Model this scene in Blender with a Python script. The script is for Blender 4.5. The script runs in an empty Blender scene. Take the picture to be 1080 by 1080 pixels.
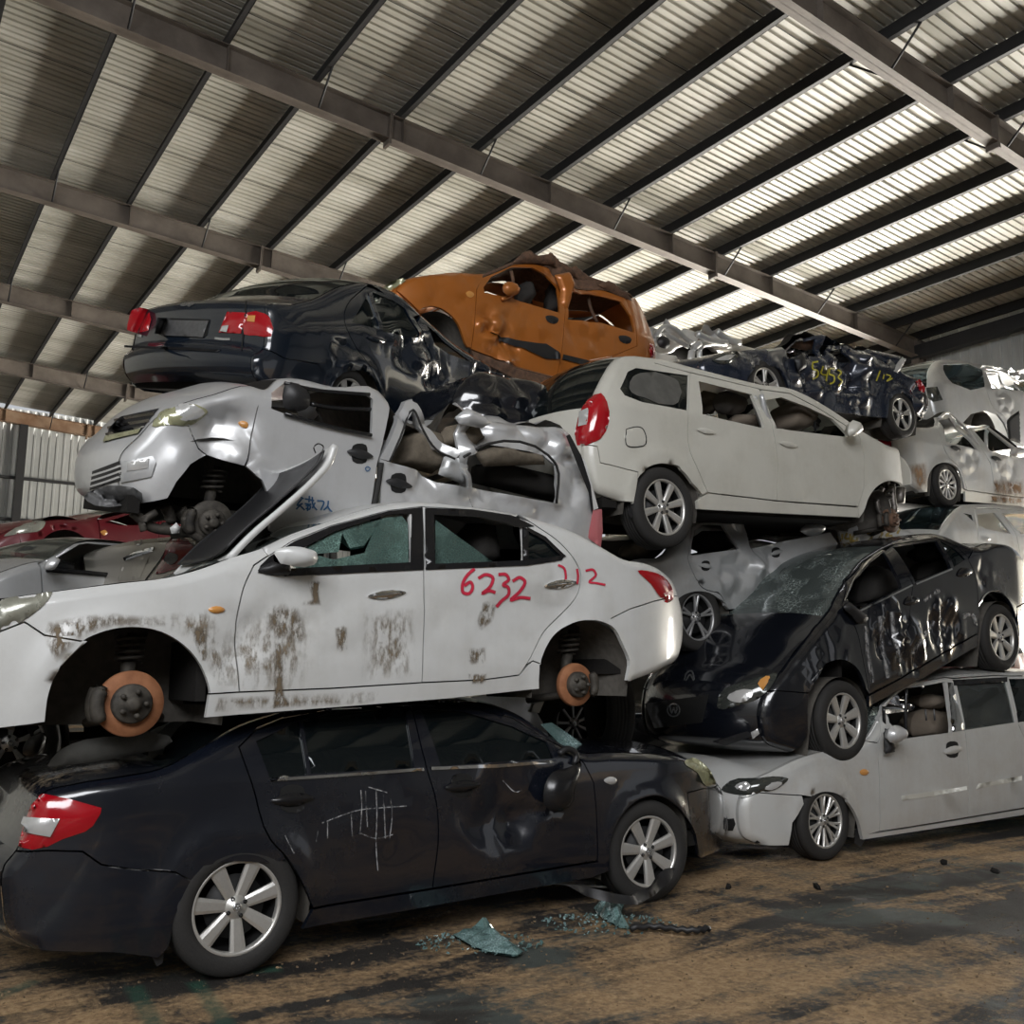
import bpy, math, random
import numpy as np
from math import sin, cos, tan, pi, radians, sqrt, atan2, hypot
from mathutils import Vector, Matrix, noise
from mathutils.geometry import delaunay_2d_cdt
from mathutils.bvhtree import BVHTree

random.seed(7)
scene = bpy.context.scene
COL = scene.collection

# ------------------------------------------------------------------ camera
# The hall's own axes: X runs down the slope of the roof (and along the cars), Y along the purlins, Z up.
FPX, PITCH, YAW, HC = 1000.0, radians(9.78), radians(34.8), 1.43
FWD0 = Vector((sin(YAW), cos(YAW), 0)); RIGHT = Vector((cos(YAW), -sin(YAW), 0)); ZUP = Vector((0, 0, 1))
FWD = FWD0 * cos(PITCH) + ZUP * sin(PITCH); UP = ZUP * cos(PITCH) - FWD0 * sin(PITCH)
EYE = Vector((0, 0, HC))
cam_data = bpy.data.cameras.new('camera'); cam = bpy.data.objects.new('camera', cam_data); COL.objects.link(cam)
cam_data.sensor_width = 36.0; cam_data.lens = 36.0 * FPX / 1080.0; cam_data.clip_end = 300
cam.matrix_world = Matrix(((RIGHT.x, UP.x, -FWD.x, EYE.x), (RIGHT.y, UP.y, -FWD.y, EYE.y), (RIGHT.z, UP.z, -FWD.z, EYE.z), (0, 0, 0, 1)))
scene.camera = cam

def ray(px, py):
    return FWD + RIGHT * ((px - 540) / FPX) - UP * ((py - 540) / FPX)
def on_v(px, py, v):
    r = ray(px, py); return EYE + r * (v / r.y)
def on_z(px, py, z):
    r = ray(px, py); return EYE + r * ((z - HC) / r.z)

# ------------------------------------------------------------------ materials
def new_mat(name):
    m = bpy.data.materials.new(name); m.use_nodes = True
    nt = m.node_tree; bsdf = nt.nodes['Principled BSDF']
    return m, nt, bsdf
def node(nt, t, **kw):
    n = nt.nodes.new(t)
    for k, v in kw.items():
        if k.startswith('i_'):
            n.inputs[k[2:].replace('_', ' ')].default_value = v
        else: setattr(n, k, v)
    return n
def link(nt, a, b): nt.links.new(a, b)
def ramp(nt, fac, stops):
    r = nt.nodes.new('ShaderNodeValToRGB'); e = r.color_ramp.elements
    while len(e) < len(stops): e.new(0.5)
    for k, (p, c) in enumerate(stops):
        e[k].position = p; e[k].color = (c, c, c, 1) if isinstance(c, (int, float)) else (*c, 1)
    link(nt, fac, r.inputs['Fac']); return r
def noise_n(nt, scale, detail=4, rough=.55, vec=None, dist=0):
    n = nt.nodes.new('ShaderNodeTexNoise'); n.inputs['Scale'].default_value = scale; n.inputs['Detail'].default_value = detail
    n.inputs['Roughness'].default_value = rough; n.inputs['Distortion'].default_value = dist
    if vec: link(nt, vec, n.inputs['Vector'])
    return n
def objco(nt): return nt.nodes.new('ShaderNodeTexCoord').outputs['Object']
def mixc(nt, fac, a, b):
    m = nt.nodes.new('ShaderNodeMix'); m.data_type = 'RGBA'
    for s, v in ((0, fac), (6, a), (7, b)):
        if hasattr(v, 'is_linked') or hasattr(v, 'links'): link(nt, v, m.inputs[s])
        else: m.inputs[s].default_value = v if s == 0 else (*v, 1)
    return m.outputs[2]
def mathn(nt, op, a, b=None, clamp=False):
    m = nt.nodes.new('ShaderNodeMath'); m.operation = op; m.use_clamp = clamp
    for k, v in ((0, a), (1, b)):
        if v is None: continue
        if hasattr(v, 'links'): link(nt, v, m.inputs[k])
        else: m.inputs[k].default_value = v
    return m.outputs[0]
def bump(nt, bsdf, h, strength=.3, dist=.01):
    b = nt.nodes.new('ShaderNodeBump'); b.inputs['Strength'].default_value = strength; b.inputs['Distance'].default_value = dist
    link(nt, h, b.inputs['Height']); link(nt, b.outputs[0], bsdf.inputs['Normal'])

def paint(name, col, metallic=0.0, rough=.35, coat=.6, dirt=.25, dirtcol=(.16, .13, .10), streak=.5, scale=1.0):
    m, nt, b = new_mat(name); co = objco(nt)
    n1 = noise_n(nt, 2.2 * scale, 6, .65, co)
    mp = node(nt, 'ShaderNodeMapping'); mp.inputs['Scale'].default_value = (14, 14, 1.2); link(nt, co, mp.inputs['Vector'])
    n2 = noise_n(nt, 1.0, 4, .6, mp.outputs[0])
    n3 = noise_n(nt, 40, 3, .6, co)
    s = mathn(nt, 'MULTIPLY', n1.outputs[0], mathn(nt, 'ADD', mathn(nt, 'MULTIPLY', n2.outputs[0], streak), 1 - streak / 2))
    r = ramp(nt, s, [(.42, 0), (.75, 1)])
    f = mathn(nt, 'MULTIPLY', mathn(nt, 'MULTIPLY', r.outputs[0], dirt), mathn(nt, 'ADD', n3.outputs[0], .4), True)
    link(nt, mixc(nt, f, col, dirtcol), b.inputs['Base Color'])
    b.inputs['Metallic'].default_value = metallic
    rr = mathn(nt, 'ADD', mathn(nt, 'MULTIPLY', f, .5), rough, True); link(nt, rr, b.inputs['Roughness'])
    b.inputs['Coat Weight'].default_value = coat; b.inputs['Coat Roughness'].default_value = .06
    link(nt, mathn(nt, 'ADD', mathn(nt, 'MULTIPLY', f, .6), .05, True), b.inputs['Coat Roughness'])
    return m
def plain(name, col, metallic=0.0, rough=.5, spec=.5, bumps=0, scale=60, var=.15):
    m, nt, b = new_mat(name); co = objco(nt); n = noise_n(nt, scale, 4, .6, co)
    d = tuple(c * (1 - var) for c in col); l = tuple(min(1, c * (1 + var)) for c in col)
    link(nt, mixc(nt, n.outputs[0], d, l), b.inputs['Base Color'])
    b.inputs['Metallic'].default_value = metallic; b.inputs['Roughness'].default_value = rough
    b.inputs['Specular IOR Level'].default_value = spec
    if bumps: bump(nt, b, n.outputs[0], bumps)
    return m
def two_tone(name, a, c, scale=6, lo=.4, hi=.6, rough=.7, metallic=0, bumps=.2):
    m, nt, b = new_mat(name); n = noise_n(nt, scale, 7, .65, objco(nt))
    r = ramp(nt, n.outputs[0], [(lo, a), (hi, c)]); link(nt, r.outputs[0], b.inputs['Base Color'])
    b.inputs['Roughness'].default_value = rough; b.inputs['Metallic'].default_value = metallic
    if bumps: bump(nt, b, n.outputs[0], bumps)
    return m
def glassy(name, tint, opac=.5, rough=.03, cracks=0.0, crackcol=(.45, .62, .56), cscale=22):
    """window glass: tinted see-through sheet with a mirror reflection; cracks>0 crazes it"""
    m, nt, b = new_mat(name); nt.nodes.remove(b)
    out = nt.nodes['Material Output']
    tr = node(nt, 'ShaderNodeBsdfTransparent'); tr.inputs[0].default_value = (*tint, 1)
    body = node(nt, 'ShaderNodeBsdfDiffuse'); body.inputs[0].default_value = (*[c * .5 for c in tint], 1)
    mx = node(nt, 'ShaderNodeMixShader'); mx.inputs[0].default_value = opac
    link(nt, tr.outputs[0], mx.inputs[1]); link(nt, body.outputs[0], mx.inputs[2]); cur = mx
    if cracks:
        co = objco(nt)
        v = node(nt, 'ShaderNodeTexVoronoi'); v.feature = 'DISTANCE_TO_EDGE'; v.inputs['Scale'].default_value = cscale
        link(nt, co, v.inputs['Vector'])
        n = noise_n(nt, 4, 4, .6, co)
        e = ramp(nt, v.outputs['Distance'], [(.0, 1), (.06, 0)])
        w = ramp(nt, n.outputs[0], [(.45, 0.12), (.62, 1)])
        f = mathn(nt, 'MULTIPLY', mathn(nt, 'MULTIPLY', e.outputs[0], w.outputs[0]), cracks, True)
        f2 = mathn(nt, 'ADD', f, mathn(nt, 'MULTIPLY', w.outputs[0], cracks * .12), True)
        cd = node(nt, 'ShaderNodeBsdfDiffuse'); cd.inputs[0].default_value = (*crackcol, 1)
        m2 = node(nt, 'ShaderNodeMixShader'); link(nt, f2, m2.inputs[0]); link(nt, cur.outputs[0], m2.inputs[1]); link(nt, cd.outputs[0], m2.inputs[2]); cur = m2
    gl = node(nt, 'ShaderNodeBsdfGlossy'); gl.inputs['Roughness'].default_value = rough; gl.inputs[0].default_value = (.9, .95, .95, 1)
    fr = node(nt, 'ShaderNodeFresnel'); fr.inputs['IOR'].default_value = 1.5
    m3 = node(nt, 'ShaderNodeMixShader'); link(nt, fr.outputs[0], m3.inputs[0]); link(nt, cur.outputs[0], m3.inputs[1]); link(nt, gl.outputs[0], m3.inputs[2])
    link(nt, m3.outputs[0], out.inputs['Surface'])
    return m
def decal(name, col, scale=30, lo=.4, hi=.6, rough=.7, gain=1.6):
    """paint or mud lying on a panel: see-through where the noise and the soft rim say so"""
    m, nt, b = new_mat(name); out = nt.nodes['Material Output']; co = objco(nt)
    at = node(nt, 'ShaderNodeAttribute'); at.attribute_name = 'fade'
    mp = node(nt, 'ShaderNodeMapping'); mp.inputs['Scale'].default_value = (1.5, 1.5, .6); link(nt, co, mp.inputs['Vector'])
    n = noise_n(nt, scale, 6, .7, mp.outputs[0])
    r = ramp(nt, n.outputs[0], [(lo, 0), (hi, 1)])
    e = mathn(nt, 'MULTIPLY', at.outputs['Fac'], gain, True)
    f = mathn(nt, 'MULTIPLY', r.outputs[0], e, True)
    n2 = noise_n(nt, scale * 2, 3, .6, co)
    link(nt, mixc(nt, n2.outputs[0], tuple(c * .6 for c in col), col), b.inputs['Base Color']); b.inputs['Roughness'].default_value = rough
    tr = node(nt, 'ShaderNodeBsdfTransparent'); mx = node(nt, 'ShaderNodeMixShader')
    link(nt, f, mx.inputs[0]); link(nt, tr.outputs[0], mx.inputs[1]); link(nt, b.outputs[0], mx.inputs[2]); link(nt, mx.outputs[0], out.inputs['Surface'])
    return m

M = {}
M['navy'] = paint('navy_paint', (.0035, .005, .0095), 0, .25, 1.0, .10, (.04, .04, .04))
M['navy2'] = paint('deep_blue_paint', (.005, .009, .016), 0, .2, 1.0, .06, (.05, .05, .05))
M['blue'] = paint('steel_blue_paint', (.015, .022, .04), .3, .25, 1.0, .15, (.06, .06, .06))
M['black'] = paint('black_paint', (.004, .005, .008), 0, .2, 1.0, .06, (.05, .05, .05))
M['white'] = paint('dirty_white_paint', (.53, .535, .525), 0, .35, .5, .3, (.28, .26, .22))
M['white2'] = paint('dusty_white_paint', (.49, .48, .43), 0, .4, .35, .35, (.30, .28, .23))
M['silver'] = paint('silver_paint', (.56, .565, .57), .45, .33, .6, .25, (.25, .24, .22))
M['silver2'] = paint('grey_silver_paint', (.50, .51, .515), .5, .33, .5, .35, (.2, .18, .15))
M['silver3'] = paint('pale_silver_paint', (.54, .545, .53), .3, .35, .5, .35, (.30, .23, .16))
M['orange'] = paint('copper_orange_paint', (.40, .125, .018), .3, .34, .6, .35, (.18, .09, .03))
M['red'] = paint('dark_red_paint', (.12, .006, .012), .1, .35, .5, .3, (.06, .02, .02))
M['beige'] = paint('beige_silver_paint', (.38, .36, .32), .3, .4, .4, .3, (.2, .18, .15))
M['plastic'] = plain('black_plastic', (.012, .012, .013), 0, .5)
M['satin'] = plain('satin_black_trim', (.008, .008, .009), 0, .25)
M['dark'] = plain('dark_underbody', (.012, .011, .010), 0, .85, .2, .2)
M['liner'] = plain('dusty_wheel_arch_liner', (.085, .078, .068), 0, .8, .2, .3, 20, .5)
M['rubber'] = plain('tyre_rubber', (.022, .021, .020), 0, .75, .3, .2, 40, .4)
M['alloy'] = plain('alloy_rim', (.62, .61, .58), .75, .35, .5, 0, 30, .12)
M['alloy2'] = plain('dull_alloy_rim', (.36, .36, .36), .7, .4, .5, 0, 30, .2)
M['hole'] = plain('rim_barrel_black', (.01, .01, .01), .3, .6)
M['chrome'] = plain('chrome_trim', (.75, .76, .77), 1, .12, .5, 0, 30, .05)
M['steel'] = two_tone('bare_steel', (.10, .09, .08), (.28, .26, .24), 14, .4, .65, .5, .8)
M['rust'] = two_tone('rusty_brake_disc', (.20, .075, .03), (.34, .15, .07), 12, .3, .7, .75, .2)
M['rustdark'] = two_tone('rusty_brown_iron', (.05, .03, .02), (.16, .085, .05), 18, .3, .7, .85, .1)
M['iron'] = two_tone('greasy_iron', (.02, .018, .016), (.09, .08, .065), 14, .3, .7, .7, .4)
M['redlamp'] = paint('red_lamp_lens', (.33, .004, .010), 0, .12, 1.0, .15, (.1, .0, .0))
M['darkred'] = paint('dark_red_lens', (.16, .004, .01), 0, .15, 1.0, .2, (.05, .0, .0))
M['pinklamp'] = paint('faded_red_lens', (.42, .12, .13), 0, .3, .6, .4, (.3, .2, .2))
M['whitelamp'] = paint('clear_lamp_lens', (.55, .55, .54), .4, .15, 1.0, .3, (.2, .2, .2))
M['headlamp'] = paint('hazy_headlamp_lens', (.36, .36, .30), .35, .2, 1.0, .6, (.08, .08, .06))
M['darklamp'] = paint('dark_headlamp_lens', (.05, .055, .05), .4, .12, 1.0, .3, (.2, .2, .18))
M['amber'] = paint('amber_lens', (.55, .25, .06), 0, .3, .6, .2)
M['yellowlamp'] = paint('yellowed_headlamp_lens', (.33, .33, .20), .25, .25, 1.0, .4, (.15, .15, .1))
M['tint'] = glassy('tinted_glass', (.05, .075, .075), .25)
M['privacy'] = glassy('privacy_glass', (.010, .015, .017), .7)
M['clear'] = glassy('dusty_glass', (.55, .6, .58), .10)
M['cracked'] = glassy('shattered_green_glass', (.20, .34, .30), .42, .1, .85, (.22, .36, .32), 60)
M['crazed'] = glassy('crazed_windscreen', (.22, .26, .25), .35, .06, .55, (.5, .58, .55), 26)
M['shards'] = glassy('green_glass_crumbs', (.30, .50, .48), .5, .1, 1.0, (.5, .68, .68), 55)
M['seat'] = plain('beige_seat_fabric', (.14, .115, .09), 0, .9, .2, .2, 90)
M['seatdark'] = plain('dark_seat_fabric', (.030, .028, .026), 0, .9, .2, .2, 90)
M['seatgrey'] = plain('grey_seat_fabric', (.10, .09, .08), 0, .9, .2, .2, 90)
M['cloth'] = plain('crumpled_lining', (.13, .11, .085), 0, .95, .1, .4, 18, .5)
M['mud'] = decal('mud_splash', (.16, .12, .075), 22, .42, .56, .8)
M['mudlight'] = decal('thin_mud', (.24, .19, .13), 16, .45, .66, .8, 1.2)
M['orangemud'] = decal('orange_dirt', (.34, .20, .10), 10, .3, .6, .8, 1.3)
M['scuff_glint'] = decal('pale_scuff_glint', (.40, .40, .40), 22, .40, .62, .5, 1.2)  # scratches on the navy saloon, painted reflections on the black one
M['redspray'] = decal('red_spray_paint', (.62, .02, .06), 8, .0, .12, .5, 2.2)
M['yellowspray'] = decal('yellow_spray_paint', (.45, .40, .03), 14, .1, .35, .5, 1.8)
M['ochrespray'] = decal('ochre_spray_paint', (.42, .30, .05), 26, .3, .5, .5, 1.6)
M['bluepaint'] = decal('blue_lettering', (.02, .11, .26), 8, .0, .08, .5, 3)
M['mark'] = plain('emblem_silver', (.55, .56, .57), .9, .25)
M['plate'] = plain('bare_plate_recess', (.10, .10, .10), .3, .5, .5, .2, 20, .6)
M['greyfilm'] = plain('grey_cardboard', (.09, .088, .08), 0, .85, .2, .3, 8, .5)

# ------------------------------------------------------------------ mesh helpers
class MB:
    def __init__(s): s.v = []; s.f = []; s.flat = set(); s.fade = []; s.n = []; s.hasn = False
    def add(s, verts, faces, flat=False, fade=None, normals=None):
        o = len(s.v); s.v += [tuple(p) for p in verts]
        s.n += [tuple(q) for q in normals] if normals is not None else [(0, 0, 0)] * len(verts); s.hasn = s.hasn or normals is not None
        for f in faces:
            if flat: s.flat.add(len(s.f))
            s.f.append(tuple(i + o for i in f))
        s.fade += list(fade) if fade is not None else [1.0] * len(verts)
    def box(s, c, d, rot=None):
        x, y, z = (k / 2 for k in d); p = [Vector((sx * x, sy * y, sz * z)) for sx in (-1, 1) for sy in (-1, 1) for sz in (-1, 1)]
        if rot: p = [rot @ q for q in p]
        p = [q + Vector(c) for q in p]
        s.add(p, [(0, 1, 3, 2), (4, 6, 7, 5), (0, 4, 5, 1), (2, 3, 7, 6), (0, 2, 6, 4), (1, 5, 7, 3)], True)
    def tube(s, pts, r, n=8, closed=False):
        pts = [Vector(p) for p in pts]; rs = r if isinstance(r, (list, tuple)) else [r] * len(pts); rings = []
        for i, p in enumerate(pts):
            a = pts[max(0, i - 1)]; b = pts[min(len(pts) - 1, i + 1)]; t = (b - a)
            if t.length < 1e-9: t = Vector((0, 0, 1))
            t.normalize(); h = Vector((0, 0, 1)) if abs(t.z) < .9 else Vector((1, 0, 0))
            e1 = t.cross(h).normalized(); e2 = t.cross(e1)
            rings.append([p + (e1 * cos(2 * pi * k / n) + e2 * sin(2 * pi * k / n)) * rs[i] for k in range(n)])
        v = [q for rg in rings for q in rg]; f = []
        for i in range(len(pts) - 1):
            for k in range(n): f.append((i * n + k, i * n + (k + 1) % n, (i + 1) * n + (k + 1) % n, (i + 1) * n + k))
        f.append(tuple(range(n))[::-1]); f.append(tuple((len(pts) - 1) * n + k for k in range(n)))
        s.add(v, f)
    def lathe(s, prof, n=32, axis='Y', c=(0, 0, 0)):
        v = []; f = []
        for (r, y) in prof:
            for k in range(n):
                a = 2 * pi * k / n; q = (r * cos(a), y, r * sin(a))
                v.append((q[0] + c[0], q[1] + c[1], q[2] + c[2]))
        for i in range(len(prof) - 1):
            for k in range(n): f.append((i * n + k, (i + 1) * n + k, (i + 1) * n + (k + 1) % n, i * n + (k + 1) % n))
        s.add(v, f)
    def build(s, name, mat, parent=None, smooth=True, fade=False):
        me = bpy.data.meshes.new(name); me.from_pydata(s.v, [], s.f); me.materials.append(mat)
        if smooth:
            fl = [i not in s.flat for i in range(len(s.f))]; me.polygons.foreach_set('use_smooth', fl)
        if fade:
            a = me.attributes.new('fade', 'FLOAT', 'POINT'); a.data.foreach_set('value', s.fade)
        me.update()
        if s.hasn and smooth: me.normals_split_custom_set_from_vertices(s.n)
        o = bpy.data.objects.new(name, me); COL.objects.link(o)
        if parent: o.parent = parent
        return o

def tag(o, label=None, cat=None, group=None, kind=None):
    if label: o['label'] = label
    if cat: o['category'] = cat
    if group: o['group'] = group
    if kind: o['kind'] = kind
    return o
def empty(name, loc, rz=0, label=None, cat=None, group=None):
    o = bpy.data.objects.new(name, None); COL.objects.link(o); o.location = loc; o.rotation_euler = (0, 0, rz); o.empty_display_size = .2
    return tag(o, label, cat, group)

def proj(p):
    d = Vector(p) - EYE; return (540 + FPX * d.dot(RIGHT) / d.dot(FWD), 540 - FPX * d.dot(UP) / d.dot(FWD))

def catmull(pts, n=5, closed=False):
    P = [np.array(p, float) for p in pts]; out = []
    m = len(P)
    for i in range(m if closed else m - 1):
        p0 = P[(i - 1) % m] if closed or i > 0 else 2 * P[0] - P[1]; p1 = P[i]; p2 = P[(i + 1) % m]
        p3 = P[(i + 2) % m] if closed or i + 2 < m else 2 * P[-1] - P[-2]
        # centripetal-like damping: limit tangents by the shorter neighbour
        d1 = np.linalg.norm(p2 - p1) + 1e-9; d0 = np.linalg.norm(p1 - p0) + 1e-9; d2 = np.linalg.norm(p3 - p2) + 1e-9
        m1 = ((p1 - p0) / d0 * d1 + (p2 - p1) / d1 * d0) / (d0 + d1) * d1
        m2 = ((p2 - p1) / d1 * d2 + (p3 - p2) / d2 * d1) / (d1 + d2) * d1
        for k in range(n):
            t = k / n; h = (2 * t**3 - 3 * t**2 + 1, t**3 - 2 * t**2 + t, -2 * t**3 + 3 * t**2, t**3 - t**2)
            out.append(tuple(h[0] * p1 + h[1] * m1 + h[2] * p2 + h[3] * m2))
    if not closed: out.append(tuple(P[-1]))
    return out
def sm(pts, n=4, closed=False): return [tuple(p) for p in catmull(pts, n, closed)]
def resample(poly, step, closed=True):
    out = []; m = len(poly)
    for i in range(m if closed else m - 1):
        a = np.array(poly[i]); b = np.array(poly[(i + 1) % m]); L = np.linalg.norm(b - a); k = max(1, int(math.ceil(L / step)))
        for j in range(k): out.append(tuple(a + (b - a) * j / k))
    if not closed: out.append(tuple(poly[-1]))
    return out
def inside(poly, pts):
    P = np.asarray(poly, float); x = pts[:, 0]; y = pts[:, 1]; r = np.zeros(len(pts), bool)
    for i in range(len(P)):
        x0, y0 = P[i - 1]; x1, y1 = P[i]
        if y0 == y1: continue
        c = ((y0 > y) != (y1 > y)) & (x < (x1 - x0) * (y - y0) / (y1 - y0) + x0); r ^= c
    return r
def dist_poly(poly, pts, closed=True):
    P = np.asarray(poly, float); d = np.full(len(pts), 1e9)
    for i in range(0 if closed else 1, len(P)):
        a = P[i - 1]; b = P[i]; ab = b - a; L = ab @ ab + 1e-12
        t = np.clip(((pts - a) @ ab) / L, 0, 1); q = pts - (a + t[:, None] * ab); d = np.minimum(d, np.hypot(q[:, 0], q[:, 1]))
    return d
def area(poly):
    P = np.asarray(poly); x, y = P[:, 0], P[:, 1]; return .5 * np.sum(x * np.roll(y, -1) - np.roll(x, -1) * y)
def clean(poly, eps):
    out = []
    for p in poly:
        if not out or hypot(p[0] - out[-1][0], p[1] - out[-1][1]) > eps: out.append(p)
    if len(out) > 2 and hypot(out[0][0] - out[-1][0], out[0][1] - out[-1][1]) <= eps: out.pop()
    return out
def shrink(poly, g):
    P = np.asarray(poly, float); 
    if area(P) < 0: P = P[::-1]
    n = len(P); out = []
    for i in range(n):
        a = P[i] - P[i - 1]; b = P[(i + 1) % n] - P[i]; a = a / (np.linalg.norm(a) + 1e-12); b = b / (np.linalg.norm(b) + 1e-12)
        na = np.array([-a[1], a[0]]); nb = np.array([-b[1], b[0]]); m = na + nb; L = m @ m
        m = m * (2 / L) if L > .6 else (na + nb) * 1.5
        out.append(tuple(P[i] + m * g))
    return out
def triangulate(poly, holes, step, margin=.35, extra=None):
    """filled 2-D polygon with holes -> points, CCW triangles, boundary loops (index lists)"""
    poly = clean(poly, step * .05)
    if area(poly) < 0: poly = poly[::-1]
    loops = [resample(poly, step)] + [resample(clean(h, step * .05), step) for h in holes]
    pts = []; edges = []; lidx = []
    for L in loops:
        o = len(pts); pts += L; edges += [(o + i, o + (i + 1) % len(L)) for i in range(len(L))]; lidx.append(list(range(o, o + len(L))))
    A = np.array(pts); lo = A.min(0); hi = A.max(0)
    gx = np.arange(lo[0] + step / 2, hi[0], step); gy = np.arange(lo[1] + step / 2, hi[1], step)
    if len(gx) and len(gy):
        G = np.array([(x + (step / 2 if j % 2 else 0), y) for j, y in enumerate(gy) for x in gx])
        k = inside(loops[0], G) & (dist_poly(loops[0], G) > step * margin)
        for h in loops[1:]: k &= ~inside(h, G) & (dist_poly(h, G) > step * margin)
        if extra is not None and len(extra):
            X = np.asarray(extra); kx = inside(loops[0], X) & (dist_poly(loops[0], X) > step * .08)
            for h in loops[1:]: kx &= ~inside(h, X) & (dist_poly(h, X) > step * .2)
            X = X[kx]
            if len(X): k &= np.array([((X - g) ** 2).sum(1).min() > (step * .45) ** 2 for g in G])
            pts = pts + [tuple(g) for g in X]
        pts = pts + [tuple(g) for g in G[k]]
    res = delaunay_2d_cdt([Vector(p) for p in pts], edges, [], 0, 1e-7)
    V = np.array([tuple(v) for v in res[0]]); T = [tuple(f) for f in res[2]]
    if not T: return V, [], []
    C = np.array([V[list(t)].mean(0) for t in T]); k = inside(loops[0], C)
    for h in loops[1:]: k &= ~inside(h, C)
    tris = []
    for t, ok in zip(T, k):
        if not ok: continue
        a, b, c = V[t[0]], V[t[1]], V[t[2]]
        s = (b[0] - a[0]) * (c[1] - a[1]) - (b[1] - a[1]) * (c[0] - a[0])
        if abs(s) < 1e-12: continue
        tris.append(t if s > 0 else t[::-1])
    # boundary edges from the kept triangles
    cnt = {}
    for t in tris:
        for i in range(3): cnt[(t[i], t[(i + 1) % 3])] = 1
    bnd = [e for e in cnt if (e[1], e[0]) not in cnt]
    return V, tris, bnd

def turb(x, y, z, f, o=3):
    v = 0; a = 1
    for k in range(o):
        v += a * (abs(noise.noise(Vector((x * f, y * f, z * f)))) - .25); f *= 2.1; a *= .42
    return v

# ------------------------------------------------------------------ wheels
_mesh_cache = {}
def tyre_mesh():
    if 'tyre' not in _mesh_cache:
        b = MB(); w = .31
        prof = [(.655, -w * .80), (.70, -w * 1.0), (.78, -w * 1.10), (.88, -w * 1.08), (.95, -w * .98), (.985, -w * .85), (1.0, -w * .6)]
        for k in range(-2, 3):
            c = k * w * .28; prof += [(1.0, c - w * .12), (.985, c - w * .10), (.985, c + w * .0), (1.0, c + w * .02)] if k > -2 else [(1.0, c)]
        prof += [(1.0, w * .6), (.985, w * .85), (.95, w * .98), (.88, w * 1.08), (.78, w * 1.1), (.70, w), (.655, w * .8)]
        b.lathe(prof, 56); o = b.build('wheel', M['rubber']); _mesh_cache['tyre'] = o.data; bpy.data.objects.remove(o)
    return _mesh_cache['tyre']
def rim_meshes(style):
    """-> (metal mesh, dark barrel mesh) in units of the tyre radius; the outer face points to -Y"""
    if style in _mesh_cache: return _mesh_cache[style]
    n, win, wout, split, mat, dish = {'seven': (7, .075, .118, 0, 'alloy', .05), 'eight': (8, .06, .095, 0, 'alloy', .04), 'multi': (10, .028, .030, 1, 'alloy', .03), 'blade': (12, .03, .07, 0, 'alloy', .02),
        'five': (5, .03, .04, 2, 'alloy2', .05), 'tens': (5, .05, .05, 2, 'alloy', .04), 'dull': (9, .035, .05, 0, 'alloy2', .05)}[style]
    b = MB(); yf = -.27
    b.lathe([(.66, yf + .02), (.665, yf - .015), (.65, yf - .03), (.615, yf - .025), (.60, yf + .01), (.60, yf + .10)], 56)
    hub = .17
    b.lathe([(hub, yf + .12), (hub, yf + dish), (hub * .9, yf + dish - .02), (.085, yf + dish - .025), (.08, yf + dish - .04), (.0, yf + dish - .045)], 32)
    def spoke(a, w0, w1, a2=None):
        a2 = a if a2 is None else a2
        rows = []
        for t in (0, .25, .5, .75, 1):
            r = hub * .8 + (.62 - hub * .8) * t; w = w0 + (w1 - w0) * t; aa = a + (a2 - a) * t; y = yf + dish * (1 - t) ** 1.2
            e = Vector((cos(aa), 0, sin(aa))); n_ = Vector((-sin(aa), 0, cos(aa)))
            c = e * r
            rows.append([c - n_ * w + Vector((0, y + .06, 0)), c - n_ * w + Vector((0, y + .012, 0)), c - n_ * w * .55 + Vector((0, y - .008, 0)), c + n_ * w * .55 + Vector((0, y - .008, 0)), c + n_ * w + Vector((0, y + .012, 0)), c + n_ * w + Vector((0, y + .06, 0))])
        v = [q for r_ in rows for q in r_]; f = []
        for i in range(4):
            for k in range(5): f.append((i * 6 + k, i * 6 + k + 1, (i + 1) * 6 + k + 1, (i + 1) * 6 + k))
        b.add(v, f, True)
    for k in range(n):
        a = 2 * pi * k / n + .3
        if split == 1: spoke(a, win, wout, a - .10); spoke(a + .02, win, wout, a + .16)
        elif split == 2: spoke(a - .05, win, wout, a - .13); spoke(a + .05, win, wout, a + .13)
        else: spoke(a, win, wout)
    nuts = 4 if style == 'seven' else 5
    o = b.build('rim', M[mat]); m1 = o.data; bpy.data.objects.remove(o)
    d = MB(); d.lathe([(.60, yf + .08), (.58, .0), (.57, .2), (.0, .2)], 40)
    d.lathe([(.44, yf + .17), (.44, yf + .14), (.0, yf + .14)], 32)
    for k in range(nuts):
        a = 2 * pi * k / nuts + .5; d.lathe([(.030, yf + dish), (.030, yf + dish - .04), (.012, yf + dish - .042)], 10, c=(.135 * cos(a), 0, .135 * sin(a)))
    o = d.build('rim_barrel', M['hole']); m2 = o.data; bpy.data.objects.remove(o)
    e = MB(); e.lathe([(.062, yf + dish - .042), (.055, yf + dish - .052), (.045, yf + dish - .050), (0, yf + dish - .050)], 20)
    for sx in (-1, 1): e.lathe([(.030, yf + dish - .052), (.028, yf + dish - .056), (.016, yf + dish - .056), (.014, yf + dish - .052)], 14, c=(sx * .020, 0, 0))
    o = e.build('centre_cap', M['mark']); m3 = o.data; bpy.data.objects.remove(o)
    _mesh_cache[style] = (m1, m2, m3); return _mesh_cache[style]

def put(mesh, name, parent, loc=(0, 0, 0)):
    o = bpy.data.objects.new(name, mesh); COL.objects.link(o); o.parent = parent; o.location = loc; return o

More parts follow.
